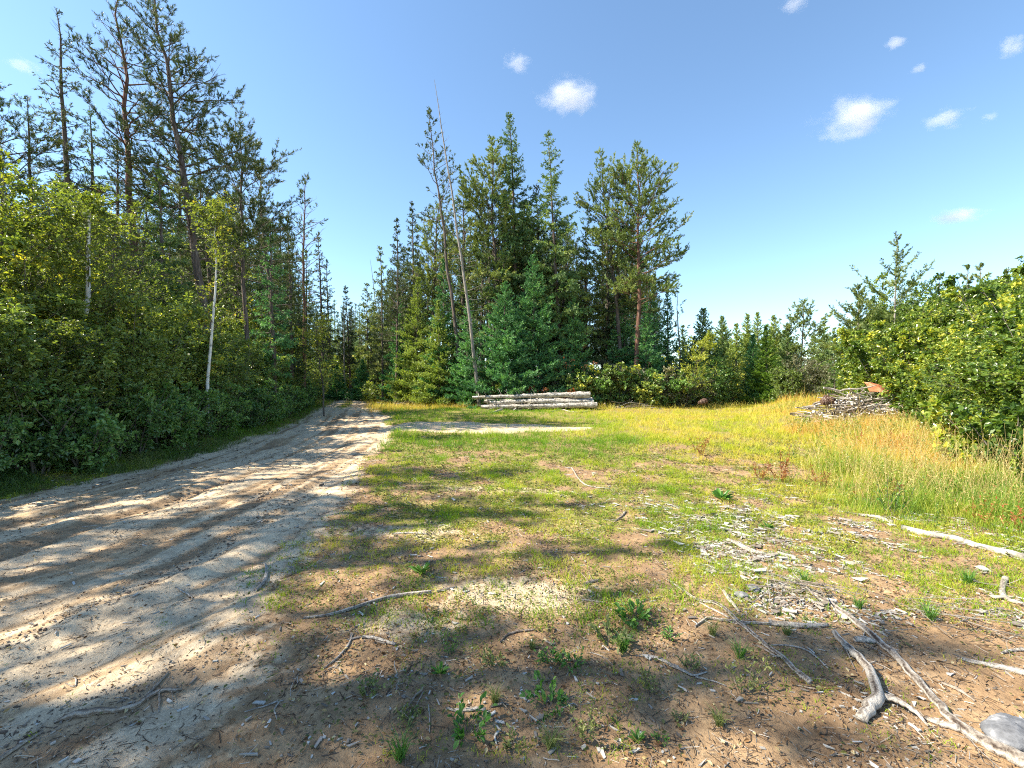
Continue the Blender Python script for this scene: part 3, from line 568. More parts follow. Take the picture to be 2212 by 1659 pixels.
# left stand, behind the shrubs; limit height so nothing rises over the photographed outline
LU = [-900, 0, 100, 200, 300, 400, 500, 600, 660, 700, 722]
LV = [200, 400, 380, 380, 380, 400, 430, 450, 500, 590, 640]
placed = []
def clear(X, Y, d):
    for a, b in placed:
        if (a-X)**2+(b-Y)**2 < d*d: return False
    placed.append((X, Y)); return True
cnt = 0
for _ in range(4000):
    Y = 13+rng.random()**.8*47; x0 = -10.8-rng.random()*18
    X = x0+float(np.interp(Y, GY, GX))
    u = 1106+X/Y*F
    if u < -250 or u > 716 or not clear(X, Y, 1.9): continue
    vt = np.interp(u, LU, LV)+rng.random()*150
    H = min(gz(vt, Y), 17+2*rng.random())
    if H < 4: continue
    k = rng.random() < .5
    plant(PV[rng.integers(4)] if k else SV[rng.integers(4)], rng, X, Y, H, ('pine' if k else 'spruce')+' deep in the dense stand '+near_left(u).replace('under', 'behind').replace('below', 'behind').replace('before', 'behind').replace('around', 'behind'),
          'pines deep in the stand behind the roadside shrubs' if k else 'spruces deep in the stand behind the roadside shrubs')
    cnt += 1
    if cnt >= 95: break
# centre stand
CU = [735, 760, 800, 850, 900, 950, 1000, 1060, 1200, 1260, 1300, 1400, 1420]
CV = [690, 660, 640, 560, 500, 480, 460, 440, 440, 540, 450, 450, 640]
cnt = 0
for _ in range(4000):
    Y = 33+rng.random()*27; u = 735+rng.random()*690; X = gx(u, Y)
    x0 = float(rx0(X, Y))
    if -8.6 < x0 < -3.4+0 or not clear(X, Y, 1.8): continue
    if x0 <= -8.6: continue
    vt = np.interp(u, CU, CV)+rng.random()*130; H = min(gz(vt, Y), 22)
    if H < 4: continue
    k = rng.random() < .45
    plant(PV[rng.integers(4)] if k else SV[rng.integers(4)], rng, X, Y, H, ('pine' if k else 'spruce')+' deep in the centre stand '+near_centre(u),
          'pines deep in the centre stand' if k else 'spruces deep in the centre stand')
    cnt += 1
    if cnt >= 85: break
# trees beyond the far bend of the road close the view
for _ in range(150):
    Y = 60+rng.random()*45; u = 560+rng.random()*290; X = gx(u, Y)
    if not clear(X, Y, 2.2): continue
    plant(SV[rng.integers(4)], rng, X, Y, gz(650+rng.random()*70, Y), 'spruce closing the view beyond the far bend of the road', 'spruces beyond the far bend of the road')
# far young trees behind the clearing
YV = [(make_tree('young_conifer', conifer(7, 340+s, None, None, kind='fir', cb=.04, spread=2.0, nl=90, dens=.8, shoot=.26), (0, 0, 0), M[['spruce', 'fir_yellow', 'fir_yellow'][s]], M['bark'], 'young conifer in the far thicket', 'conifer', 'young conifers in the thicket behind the clearing'), 7.) for s in range(3)]
cnt = 0
for _ in range(2000):
    Y = 38+rng.random()*26; u = 1400+rng.random()*800; X = gx(u, Y)
    if not clear(X, Y, 1.7): continue
    plant(YV[rng.integers(3)], rng, X, Y, gz(np.interp(u, [1400, 1500, 1700, 1800, 2200], [690, 700, 705, 690, 640])+rng.random()*45, Y), 'young conifer in the thicket behind the clearing', 'young conifers in the thicket behind the clearing')
    cnt += 1
    if cnt >= 62: break
# pines beside and behind the camera on the left, which throw the dappled shade
cnt = 0
for _ in range(3000):
    Y = -7+rng.random()*16; X = -9.2-rng.random()*7
    if Y > -1.5 and X > -1.75*(Y+1.5)-1.0: continue
    if not clear(X, Y, 1.9): continue
    k = rng.random() < .7
    plant(PV[rng.integers(4)] if k else SV[rng.integers(4)], rng, X, Y, 11+7*rng.random(), 'tall pine at the roadside just outside the view' if k else 'spruce at the roadside just outside the view', 'roadside pines beside the camera' if k else 'roadside spruces beside the camera')
    cnt += 1
    if cnt >= 15: break

# ================================================================== BROADLEAF SHRUBS
def bushcopies(V, spots, seed, label, group=None, low=None):
    rng = np.random.default_rng(seed); us = set()
    for q, (X, Y, H, sw) in enumerate(spots):
        k = q % len(V); src, h0 = V[k]; loc = (X, Y, float(height(X, Y))); s = H/h0
        if k not in us: us.add(k); o = src; o.location = loc; o.rotation_euler = (0, 0, rng.random()*6.28); o.scale = (s*sw, s*sw, s)
        else: o = copy_tree(src, loc, rng.random()*6.28, (s*sw, s*sw, s))
        tag(o, label(X/Y*F+1106, H) if callable(label) else label, 'shrub', group)
AG = 'leafy shrubs lining the shaded roadside'
AL = 'tall dark green leafy shrub in the shaded roadside thicket'
AV = [(make_bush('leafy_shrub', bush(4.6, 400+s, stems=11, spread=1.5, leaf=.095, nb=17, nt=8, nlf=11, width=.62), (0, 0, 0), M['alder'], M['twig'], AL), 4.6) for s in range(3)]
AV += [(make_bush('leafy_shrub', bush(4.6, 404+s, stems=5, spread=1.3, leaf=.085, nb=22, nt=7, nlf=9, width=.75, low=.25), (0, 0, 0), M[['birch', 'alder'][s]], M['twig'], AL), 4.6) for s in range(2)]
rng = np.random.default_rng(91); sp = []
for Y in np.concatenate([np.arange(2.5, 14, .95), np.arange(14.5, 31, 1.5)]):
    for row in range(3):
        if row == 2 and Y > 20: continue
        x0 = -8.55-row*1.5-rng.random()*.5; yy = Y+rng.random()*.7; X = x0+float(np.interp(yy, GY, GX)); u = 1106+X/yy*F
        if u < -260: continue
        vt = np.interp(u, [-300, 0, 250, 330, 420, 500, 560, 640, 700], [500, 500, 570, 560, 640, 640, 630, 700, 790])+rng.random()*110+(35 if row == 0 else 0)
        H = np.clip(gz(vt, yy)-float(height(X, yy)), 1.6, 6.5); sp.append((X, yy, H, 1.0*(4.6/H)**.4))
bushcopies(AV, sp, 92, lambda u, H: ('tall' if H > 4 else 'lower')+' dark green leafy shrub in the roadside thicket '+near_left(u), AG)
LV_ = [(make_bush('low_shrub', bush(1.5, 420+s, stems=10, spread=.8, leaf=.08, nb=9, nt=5, nlf=8, width=.5, low=.02), (0, 0, 0), M['alder_teal'], M['twig'], 'low shrub'), 1.5) for s in range(3)]
sp = []
for Y in np.arange(3.0, 30, .8):
    x0 = -7.75-rng.random()*.35; yy = Y+rng.random()*.5; sp.append((x0+float(np.interp(yy, GY, GX)), yy, 1.0+rng.random()*.8, 1.0))
bushcopies(LV_, sp, 93, lambda u, H: ('low' if H > 1.4 else 'very low')+' blue-green roadside shrub '+near_left(u), 'low shrubs along the shaded road edge')
# slim deciduous trees on the left
def slim(ub, ut, vt, Y, name, mat, bark, lab, cat, seed, **kw):
    loc = gp(ub, Y=Y); H = gz(vt, Y)-loc[2]; d = dict(stems=1, spread=.6, leaf=.075, nb=46, nt=7, nlf=9, low=.35, width=.85, radius=.035, upright=.5, arch=.2); d.update(kw)
    BR = Geo(); TK = bush(H, seed, sep=BR, **d)
    for G in TK+(BR,):
        for a in G.v: a[:, 0] += (ut-ub)/F*Y*(np.clip(a[:, 2], 0, None)/H)
    t = empty(name, loc); tag(t, lab, cat); T, K = TK
    return reg(t, T.obj('trunk', M[bark], t, True), BR.obj('branches', M['twig'], t, True), K.obj('crown', M[mat], t))
slim(150, 205, 430, 9.6, 'birch_tree', 'birch', 'birchbark', 'birch with a white trunk showing through the leaves, near the picture edge', 'birch', 501, low=.45, radius=.085, nb=60)
slim(452, 462, 430, 12.5, 'birch_tree', 'birch', 'birchbark', 'slender birch with a thin pale forked stem and small yellow-green crown', 'birch', 502, low=.45, radius=.05, nb=46, width=.7)
slim(700, 682, 690, 23, 'aspen_sapling', 'yellowgreen', 'twig', 'yellow-green aspen sapling at the far end of the roadside thicket', 'aspen', 503, low=.25, nb=50, width=1.0, radius=.05)
slim(-20, 8, 365, 8.8, 'yellowing_tree', 'gold', 'twig', 'yellow-leaved tree at the picture edge under the scrawny pine', 'tree', 504, low=.3, nb=70, width=.9, radius=.06, nt=8, nlf=11)
slim(60, 75, 500, 9.3, 'yellowing_tree', 'birch', 'twig', 'lower yellow and orange tree in front of the ragged spruce', 'tree', 505, low=.4, nb=60, width=1.0, radius=.05, nlf=10)
for q, (u, v, Y) in enumerate([(110, 330, 11.5), (160, 350, 11), (205, 345, 12), (255, 400, 11.5), (60, 400, 12), (300, 480, 12.5), (20, 430, 11.5)]):
    slim(u+8, u, v+75, Y, 'aspen_tree', 'aspen', 'twig', ['aspen with small olive leaves in front of the ragged spruce trunk', 'slim olive-leaved aspen just beside the birch crown', 'slim aspen rising between the birch and the reddish pine trunk', 'short aspen at the foot of the reddish pine',
         'thin aspen behind the lower yellow tree', 'small aspen beside the dense green spruce column', 'thin aspen behind the taller yellow tree'][q], 'aspen', 510+q, low=.30, nb=46, width=.85, radius=.04, leaf=.065, nlf=9)
# right sunlit shrubs
WG = 'sunlit leafy shrubs beside the clearing'
WL = 'sunlit yellow-green leafy shrub in the thicket beside the stick pile'
WV = [(make_bush('leafy_shrub', bush(3.8, 440+s, stems=[12, 7, 9, 5][s], spread=[1.4, 1.1, 1.6, .9][s], leaf=[.10, .085, .12, .085][s], nb=[18, 24, 16, 28][s], nt=8, nlf=[10, 10, 8, 10][s], width=[.62, .7, .6, .75][s], low=[.1, .2, .1, .3][s], droop=.05), (0, 0, 0), M['willow'], M['twig'], WL), 3.8) for s in range(4)]
sp = []; lead = []
for Y in np.arange(7.6, 25, .95):
    for row in range(4):
        yy = Y+rng.random()*.6; X = np.interp(yy, [7, 9, 10.6, 14, 18, 22, 25], [8.6, 9.7, 11.0, 13.2, 15.3, 17.0, 18.5])+row*1.35+rng.random()*.5+.55; u = 1106+X/yy*F
        if u > 2380: continue
        vt = np.interp(u, [1740, 1790, 1850, 1950, 2010, 2100, 2212, 2400], [780, 680, 665, 640, 615, 615, 580, 550])+rng.random()**1.2*150+(45 if row == 0 else 0)
        H = np.clip(gz(vt, yy)-float(height(X, yy)), 1.5, 6); sp.append((X, yy, H, (3.8/H)**.45))
        if row in (1, 2) and rng.random() < .35:
            lead.append((X+.4, yy, H*(1.12+.22*rng.random()), .8))
bushcopies(WV, sp, 94, lambda u, H: ('tall' if H > 3.3 else 'lower')+' sunlit yellow-green leafy shrub '+near_right(u), WG)
LD = [(make_bush('slim_shrub', bush(4.6, 446+s, stems=2, spread=.5, leaf=.08, nb=30, nt=6, nlf=7, width=.45, low=.3), (0, 0, 0), M['willow'], M['twig'], 'slim shrub'), 4.6) for s in range(2)]
bushcopies(LD, lead, 87, lambda u, H: 'slim sunlit shoot standing out of the thicket '+near_right(u), 'slim shoots standing out of the sunlit thicket')
WV2 = [(make_bush('low_shrub', bush(1.3, 450+s, stems=9, spread=.7, leaf=.12, nb=8, nt=5, nlf=6, width=.45, low=.02), (0, 0, 0), M['willow'], M['twig'], 'low shrub'), 1.3) for s in range(2)]
sp = []
for Y in np.arange(6.5, 24, 1.0):
    X = np.interp(Y, [6.5, 9, 10.6, 14, 18, 22, 25], [7.9, 9.5, 10.8, 13.2, 15.4, 17.0, 18.5])+rng.random()*.4
    if 14.8 < Y < 18.8: X += 1.0
    sp.append((X, Y, .9+rng.random()*.6, 1))
bushcopies(WV2, sp, 95, lambda u, H: ('low' if H > 1.2 else 'very low')+' leafy shrub in the golden grass '+near_right(u), 'low shrubs under the sunlit thicket')
rng = np.random.default_rng(98); sp = []
for _ in range(70):
    Y = 34+rng.random()*12; u = 760+rng.random()*680; X = gx(u, Y)
    if float(rx0(X, Y)) > -3.2: sp.append((X, Y, 1.6+rng.random()*2.2, 1.0))
for _ in range(34):
    Y = 62+rng.random()*14; u = 640+rng.random()*200; sp.append((gx(u, Y), Y, 3+rng.random()*3, 1.2))
for _ in range(26):
    Y = 30+rng.random()*22; X = float(np.interp(Y, GY, GX))-8.4-rng.random()*5; sp.append((X, Y, 1.5+rng.random()*2.2, 1.0))
UV = [(make_bush('shrub', bush(2.2, 480+s, stems=9, spread=1.3, leaf=.13, nb=9, nt=5, nlf=5, width=.7, low=.03), (0, 0, 0), M['alder'], M['twig'], 'shrub'), 2.2) for s in range(2)]
bushcopies(UV, sp, 99, lambda u, H: 'dim undergrowth shrub between the trunks '+('at the road end' if u < 760 else near_centre(u)), 'undergrowth shrubs between the trunks')
# single shrubs with a look of their own
def one_bush(u, vt, Y, name, mat, lab, seed, bark='twig', **kw):
    loc = gp(u, Y=Y); H = gz(vt, Y)-loc[2]; d = dict(stems=9, spread=H*.35, leaf=.11, nb=14, nt=6, nlf=7, width=.7, low=.05); d.update(kw)
    return make_bush(name, bush(H, seed, **d), loc, M[mat], M[bark], lab, 'shrub')
one_bush(1470, 712, 29, 'sapling', 'yellowgreen', 'yellow-green sapling with flat layered branches at the clearing edge', 601, stems=2, nb=34, conic=True, width=1.1, arch=.0)
one_bush(1735, 755, 27, 'shrub', 'greyleaf', 'greyish feathery shrub beside the bright tamarack', 602)
one_bush(1700, 790, 26.5, 'shrub', 'alder', 'dark green shrub at the foot of the tamarack', 603)
one_bush(2090, 925, 8.2, 'shrub', 'willow', 'small broad-leaved shrub standing alone in the tall grass', 604, leaf=.10, spread=.35, width=.35, nb=10)
one_bush(1242, 745, 30.2, 'shrub', 'red', 'orange-brown dying shrub beside the big firs', 605, nlf=2, nb=9, bark='bark_grey')
one_bush(1580, 760, 31, 'shrub', 'alder', 'dark shrub in the hollow beside the small blue-green fir', 606)
one_bush(1545, 770, 30, 'shrub', 'alder_teal', 'dark blue-green shrub where the clearing narrows', 607)
DV = [(make_bush('shrub', bush(2.2, 460+s, stems=10, spread=1.2, leaf=.12, nb=10, nt=6, nlf=6, width=.6, low=.03), (0, 0, 0), M[['alder', 'greyleaf', 'alder_teal'][s]], M['twig'], 'shrub'), 2.2) for s in range(3)]
sp = []
for u in np.arange(1040, 1560, 17):
    Y = 29.2+rng.random()*1.4; vt = np.interp(u, [1040, 1190, 1260, 1360, 1440, 1520, 1560], [815, 805, 775, 765, 785, 800, 805])+rng.random()*30
    sp.append((gx(u, Y), Y, gz(vt, Y), 1.0))
bushcopies(DV, sp, 96, lambda u, H: ('taller' if H > 2 else 'low')+' undergrowth shrub '+('behind the thin end of the log pile' if u < 1160 else 'behind the cut ends of the log pile' if u < 1290 else 'between the log pile and the yellow-green sapling' if u < 1440 else 'past the yellow-green sapling'), 'undergrowth shrubs in front of the centre stand')
sp = []
for u in np.arange(795, 1040, 20):
    Y = np.interp(u, [795, 1040], [40, 30.5])+rng.random(); sp.append((gx(u, Y), Y, .9+rng.random()*.9, 1.2))
DV2 = [(make_bush('shrub', bush(1.5, 470+s, stems=8, spread=1.0, leaf=.12, nb=8, nt=5, nlf=5, width=.5, low=.03), (0, 0, 0), M[['yellowgreen', 'alder'][s]], M['twig'], 'shrub'), 1.5) for s in range(2)]
bushcopies(DV2, sp, 97, 'low shrub between the pale firs and the road bend', 'low shrubs between the pale firs and the road')
for q, (u, v, Y, mt, lab) in enumerate([(1130, 832, 28.2, 'red', 'low red-leaved shrub behind the log pile, nearest its thin end'), (1165, 834, 28.2, 'red', 'low orange-red shrub behind the middle of the log pile'), (1225, 832, 28.2, 'red', 'low rusty shrub near the cut ends of the log pile')]):
    one_bush(u, v, Y, 'red_shrub', mt, lab, 620+q, stems=7, spread=.5, nb=6, nt=4, nlf=4, leaf=.05 if q > 2 else .10, width=.5)

# ================================================================== LOG PILE
def log_mesh(L, r1, r2, seed, sides=14, bow=.05):
    rng = np.random.default_rng(seed); k = 26; t = np.linspace(0, 1, k)
    P = np.stack([t*L, bow*L*.12*np.sin(t*math.pi)*rng.normal()+.02*np.cumsum(rng.normal(size=k))*.5, .012*np.cumsum(rng.normal(size=k))+.02*np.sin(t*5)], 1)
    P[:, 1] -= t*P[-1, 1]; P[:, 2] -= t*P[-1, 2]
    rad = (r1+(r2-r1)*t)*(1+.06*rng.normal(size=k)); G = Geo(); T = unit(np.gradient(P, axis=0)); a = np.arange(sides)*2*math.pi/sides
    lump = 1+.09*rng.normal(size=(k, sides)); V = P[:, None, :]+(rad[:, None]*lump)[..., None]*np.stack([0*a, np.cos(a), np.sin(a)], 1)[None]
    i, q = np.meshgrid(np.arange(k-1), np.arange(sides), indexing='ij'); b = i*sides
    G.add(V, np.stack([b+q, b+sides+q, b+sides+(q+1) % sides, b+(q+1) % sides], -1)); return G, P, rad, V
def disc(V, c, off):
    n = len(V); G = Geo(); c = c+off; ring = c+(V+off-c)*.97
    G.add(np.concatenate([[c], ring]), [[0, 1+q, 1+(q+1) % n, 1+(q+2) % n] for q in range(0, n, 2)]); return G
def log(name, loc, L, r1, r2, seed, bark, cut, label, rz=0, ry=0, stubs=6, group='logs in the pile at the clearing edge'):
    rg = np.random.default_rng(seed+50); loc = (loc[0]+rg.normal()*.08, loc[1]+rg.normal()*.03, loc[2]+abs(rg.normal())*.02); t = empty(name, loc, 0); t.rotation_euler = (0, ry+R(.5)*rg.normal(), rz+R(.8)*rg.normal()); tag(t, label, 'log', group); sc_ = .98+.28*rg.random(); r1 *= sc_; r2 *= sc_; bark = bark if rg.random() < .6 else ('logbark_dark' if rg.random() < .6 else 'stick_pale')
    G, P, rad, V = log_mesh(L, r1, r2, seed, bow=.12); G.obj('bark', M[bark], t, True)
    disc(V[-1], P[-1], np.array([.004, 0, 0])).obj('cut_end', M[cut], t); disc(V[0][::-1], P[0], np.array([-.004, 0, 0])).obj('cut_end', M['palecut'], t)
    rng = np.random.default_rng(seed+5)
    for q in range(stubs):
        f = .05+.9*rng.random(); c, _ = sample(P[None], np.array([0]), np.array([f])); a = R(-20)+rng.random()*R(220); d = np.array([[-.5+rng.normal()*.3, math.cos(a), abs(math.sin(a))+.2]])
        S = Geo(); S.tubes(curves(c, d, np.array([.22+.7*rng.random()*(1-f)]), 5, rng.normal(size=(1, 3))*.2, .12, rng), np.linspace(.026, .009, 5)[None]*(.6+.6*rng.random()), 6); S.obj('branch_stub', M[bark], t, True)
LY = 27.2; xa, xb = gx(1026, LY), gx(1284, LY); g0 = float(height(0, LY))
rows = [(0, .16, [(LY-.42, .155, .13, 1047, 1290), (LY-.08, .15, .14, 1040, 1283), (LY+.27, .16, .13, 1050, 1288), (LY+.62, .15, .14, 1045, 1280)]),
        (1, .48, [(LY-.26, .155, .12, 1058, 1279), (LY+.1, .15, .13, 1062, 1272), (LY+.45, .15, .13, 1048, 1284)]),
        (2, .79, [(LY-.12, .17, .10, 1026, 1278), (LY+.24, .14, .10, 1050, 1270)])]
labs = [['lowest front log of the pile, lying in the grass', 'lowest log of the pile, second from the front', 'lowest log of the pile, third from the front', 'lowest log at the back of the pile'],
        ['smooth pale middle log at the front of the pile', 'middle layer log second from the front of the pile', 'middle layer log at the back of the pile'],
        ['knotted rough-barked top log with a reddish cut end', 'second top log behind the knotted one']]
for ri, hz, lst in rows:
    for q, (y, r1, r2, ua, ub) in enumerate(lst):
        x0, x1 = gx(ua, LY), gx(ub, LY)
        log('log', (x0, y, g0+hz), x1-x0, r2*.8 if ri < 2 else .07, r1, 700+ri*10+q, 'logbark', 'cutwood' if (ri == 2 and q == 0) else 'palecut', labs[ri][q], rz=R(.5*(q-1)), ry=R(-.3 if ri < 2 else -1.6), stubs=[4, 5, 14][ri])

# ================================================================== STICKS AND BRANCHES 
def smooth(pts, k):
    pts = np.asarray(pts, float); d = np.concatenate([[0], np.cumsum(np.linalg.norm(np.diff(pts[:, :2], axis=0), axis=1))]); t = np.linspace(0, d[-1], k)
    o = np.stack([np.interp(t, d, pts[:, c]) for c in range(pts.shape[1])], 1)
    for _ in range(max(1, k//14)): o[1:-1] = (o[:-2]+2*o[1:-1]+o[2:])/4
    return o
def ground_stick(name, lines, label, mat='stick', cat='branch', group=None, lift=0., part='side_branch'):
    """lines: lists of (u, v, width) in photograph pixels, lying on the ground; first one is the main piece"""
    if not isinstance(lines[0], list): lines = [lines]
    rng = np.random.default_rng(abs(int(lines[0][0][0]*7+lines[0][0][1]))); parts = []
    for ln in lines:
        k = max(10, 3*len(ln)); o = smooth(ln, k); Y = CAMH*F/(o[:, 1]-829.5); X = (o[:, 0]-1106)/F*Y; r = np.maximum(o[:, 2]/2/F*np.hypot(Y, CAMH)*.86, .0014)
        X = X+rng.normal(size=k)*r*.14; Y = Y+rng.normal(size=k)*r*.16
        Z = height(X, Y)+r*.5+lift*np.sin(np.linspace(0, math.pi, k))+.004; r = r*(1+.05*rng.normal(size=k))*.88
        parts.append((np.stack([X, Y, Z], 1)[None], r[None]))
    c = parts[0][0][0].mean(0)
    def mk(P, r):
        G = Geo(); G.tubes(P-c, r, 10, cap=True); return G
    o = mk(*parts[0]).obj(name, M[mat], None, True); o.location = c; tag(o, label, cat, group)
    P0, r0_ = parts[0]; big = r0_.mean()
    if big > .0045:
        n_ = 3+int(rng.integers(4)); q, tq = sample(P0, np.zeros(n_, int), .1+.85*rng.random(n_)); dd = tq*.5+rng.normal(size=q.shape)*np.array([.8, .8, .25]); ll = big*(3+9*rng.random(n_))
        SP = curves(q, dd, ll, 5, rng.normal(size=q.shape)*.15, .12, rng); SP[..., 2] = np.maximum(SP[..., 2], P0[0, :, 2].min()+.001); parts += [(SP[q_:q_+1], np.linspace(1, .35, 5)[None]*big*.32*(.5+.6*rng.random())) for q_ in range(n_)]
    for P, r in parts[1:]: mk(P, r).obj(part, M[mat], o, True)
    return o
def q3(*p): return [(1434+x*.3542, 1071+y*.3542, w_*.3542) for x, y, w_ in p]
def q2(*p): return [(691+x*.3542, 1071+y*.3542, w_*.3542) for x, y, w_ in p]
def q1(*p): return [(x*.3542, 1071+y*.3542, w_*.3542) for x, y, w_ in p]
B = 'fallen_branch'
ground_stick(B, [q3((20, 525, 10), (130, 600, 16), (215, 655, 20), (320, 662, 22), (390, 712, 24), (440, 765, 26), (540, 840, 26), (640, 930, 30), (730, 1000, 30), (800, 1082, 34), (900, 1155, 40)), q3((215, 660, 12), (300, 700, 12), (400, 750, 14))], 'long kinked pale branch running down to the sunlit soil patch')
ground_stick(B, [q3((190, 800, 12), (265, 745, 16), (350, 765, 20), (460, 772, 18), (600, 785, 18), (650, 790, 24))], 'crooked thin branch crossing over the long kinked branch')
ground_stick(B, [q3((640, 785, 34), (700, 792, 40), (830, 812, 38), (1000, 812, 30))], 'short thick grey branch lying level beyond the crooked thin one')
ground_stick('forked_branch', [q3((1035, 850, 34), (1100, 930, 44), (1180, 1010, 56), (1250, 1090, 60), (1290, 1180, 62), (1310, 1240, 70), (1260, 1310, 74), (1205, 1362, 66)), q3((1310, 1225, 50), (1380, 1250, 40), (1450, 1290, 36), (1550, 1345, 26), (1610, 1400, 12))], 'thick forked bleached branch with a sawn blunt end on the brown soil', lift=.02)
ground_stick(B, [q3((830, 575, 26), (950, 640, 32), (1080, 720, 36), (1280, 870, 44), (1400, 970, 44), (1520, 1100, 50), (1650, 1240, 54), (1750, 1370, 58), (1900, 1480, 70), (2060, 1560, 84), (2250, 1670, 96)), q3((1590, 1350, 20), (1700, 1395, 36), (1800, 1420, 50))], 'longest bleached pole running diagonally into the near corner')
ground_stick(B, [q3((1820, 1010, 20), (2000, 1050, 34), (2240, 1125, 42))], 'straight pale pole entering from the picture edge above the longest pole')
ground_stick('fallen_log', [q3((1450, 205, 46), (1600, 240, 50), (1780, 268, 46), (1900, 312, 48), (2230, 400, 54))], 'thickest weathered log lying in the grass above the bark chips', 'logbark', cat='log')
ground_stick('fallen_log', [q3((1180, 120, 20), (1300, 135, 26), (1390, 165, 26))], 'thin end of a weathered log just beyond the thickest one', cat='log')
ground_stick(B, [q3((2000, 180, 26), (2100, 205, 30), (2240, 232, 34))], 'short pale log end at the picture edge in the bright grass', cat='branch')
ground_stick(B, [q3((390, 265, 26), (460, 300, 38), (540, 340, 40), (620, 350, 12)), q3((270, 240, 7), (390, 268, 9))], 'flattened bleached branch piece lying on the orange soil')
ground_stick(B, [q3((365, 595, 20), (400, 650, 26), (460, 712, 16))], 'short split stick beside the grey stones')
ground_stick(B, [q2((1930, 980, 14), (2060, 1000, 20), (2190, 1052, 24)), q3((25, 1030, 22), (100, 1060, 20), (180, 1100, 14), (262, 1066, 10)), q3((190, 1100, 12), (330, 1130, 8), (380, 1150, 6))], 'thin forked twig on the brown soil in front of the broad-leaved weeds')
ground_stick(B, [q3((650, 912, 7), (800, 925, 11), (900, 965, 12), (1005, 1055, 9))], 'thin arching twig between the long branch and the forked one')
ground_stick(B, [q3((1690, 1130, 16), (1790, 1170, 24), (1900, 1240, 12))], 'short brown stick by the pale bark flakes', 'stick_brown')
ground_stick(B, [q3((2090, 515, 36), (2055, 580, 34), (2080, 640, 34), (2200, 680, 30))], 'curled grey branch stub at the picture edge')
ground_stick(B, [q3((1275, 745, 12), (1340, 735, 16), (1450, 740, 10))], 'small bent twig above the pale bark flakes')
ground_stick(B, [q3((640, 640, 8), (720, 632, 12), (800, 636, 10)), q3((700, 600, 7), (760, 650, 7), (830, 700, 6))], 'thin straight stick in the dark brush tangle')
ground_stick(B, [q3((660, 700, 20), (720, 680, 22), (760, 660, 12))], 'broken brown stick in the brush tangle', 'stick_brown')
ground_stick(B, [q3((1160, 890, 36), (1230, 895, 44), (1300, 900, 20))], 'flat splintered piece of wood beside the longest pole')
ground_stick(B, [q3((2060, 975, 14), (2130, 955, 20), (2230, 950, 22))], 'short curved branch by the picture edge below the curled stub')
ground_stick(B, [q3((780, 430, 14), (840, 438, 20), (900, 432, 10))], 'dark short stick on the bright soil', 'stick_brown')
ground_stick(B, [q3((540, 905, 8), (600, 930, 16), (690, 995, 12))], 'flat brown stick just below the long kinked branch', 'stick_brown')
ground_stick(B, [q2((-110, 752, 12), (0, 748, 14), (130, 720, 20), (300, 665, 24), (480, 630, 28), (680, 614, 30))], 'long bowed stick lying level across the mossy soil', 'stick')
ground_stick(B, [q2((20, 1065, 10), (120, 980, 14), (180, 910, 14), (200, 840, 8))], 'slim curved stick leading towards the sand', 'stick')
ground_stick(B, [q2((165, 885, 12), (240, 862, 16), (330, 862, 22), (465, 895, 22))], 'pale bowed stick, one end on the slim curved stick')
ground_stick(B, [q2((440, 236, 12), (550, 238, 14), (660, 242, 12))], 'small straight stick lying level in the mossy grass')
ground_stick(B, [q1((330, 1420, 14), (430, 1390, 38), (560, 1372, 44), (640, 1352, 38), (700, 1345, 26), (830, 1310, 34), (880, 1272, 30), (960, 1222, 26), (1105, 1200, 22)), q1((870, 1268, 14), (960, 1180, 16), (1030, 1100, 10)), q1((970, 1225, 12), (972, 1290, 12), (968, 1330, 6))], 'broken forked branch with peeling bark on the near sand', 'stick_brown')
ground_stick(B, [q1((-20, 1665, 26), (120, 1570, 24), (260, 1475, 12))], 'dark straight stick at the near corner of the sandy road', 'stick_brown')
ground_stick(B, [q1((1560, 565, 24), (1620, 512, 26), (1628, 450, 22), (1615, 400, 12))], 'short pale bent stick on the sandy road edge')
ground_stick(B, [q1((1075, 560, 8), (1145, 588, 12), (1178, 640, 10))], 'thin bent twig on the sandy road')
ground_stick(B, [q1((400, 1150, 6), (460, 1185, 8), (466, 1120, 8), (438, 1080, 5))], 'tiny hooked twig on the grey sand')
ground_stick(B, [q1((1490, 1335, 6), (1620, 1300, 9), (1690, 1262, 12), (1730, 1258, 8)), q1((1700, 1270, 10), (1670, 1330, 10), (1688, 1392, 7))], 'small branching twig on the brown soil by the sand')
ground_stick(B, [q2((1570, 622, 8), (1700, 652, 14), (1800, 668, 10), (1900, 672, 8), (2130, 622, 6))], 'thin long twig behind the broad-leaved weeds')
ground_stick(B, [q2((1100, 890, 10), (1130, 840, 12), (1190, 820, 18), (1310, 812, 14))], 'thin curved brown stick on the bare soil', 'stick_brown')
ground_stick(B, [q2((770, 1300, 12), (870, 1322, 20), (1010, 1326, 22))], 'small grey stick with a blunt end on the near soil')
ground_stick(B, [q2((520, 1335, 8), (580, 1245, 14), (630, 1205, 16), (622, 1175, 10)), q2((580, 1310, 8), (630, 1215, 8))], 'dark curved twig pair on the near soil', 'stick_brown')
ground_stick(B, [q2((710, 605, 14), (760, 590, 20), (835, 570, 10))], 'short brown stick at the edge of the sunny patch', 'stick_brown')
ground_stick(B, [q2((1605, 540, 22), (1640, 525, 28), (1700, 508, 16))], 'short dark stick in the clover near the sunny patch', 'stick_brown')
ground_stick(B, [q2((1865, 110, 12), (1850, 130, 16), (1790, 165, 8))], 'small grey stick among the thin grass', 'stick_brown')
ground_stick(B, [(1235, 1010, 3), (1252, 1040, 4), (1270, 1052, 4), (1318, 1056, 3)], 'thin pale bent twig far out in the patchy grass')
ground_stick(B, [(1055, 896, 3), (1080, 888, 6), (1102, 881, 5)], 'broken stick in the grass in front of the log pile')
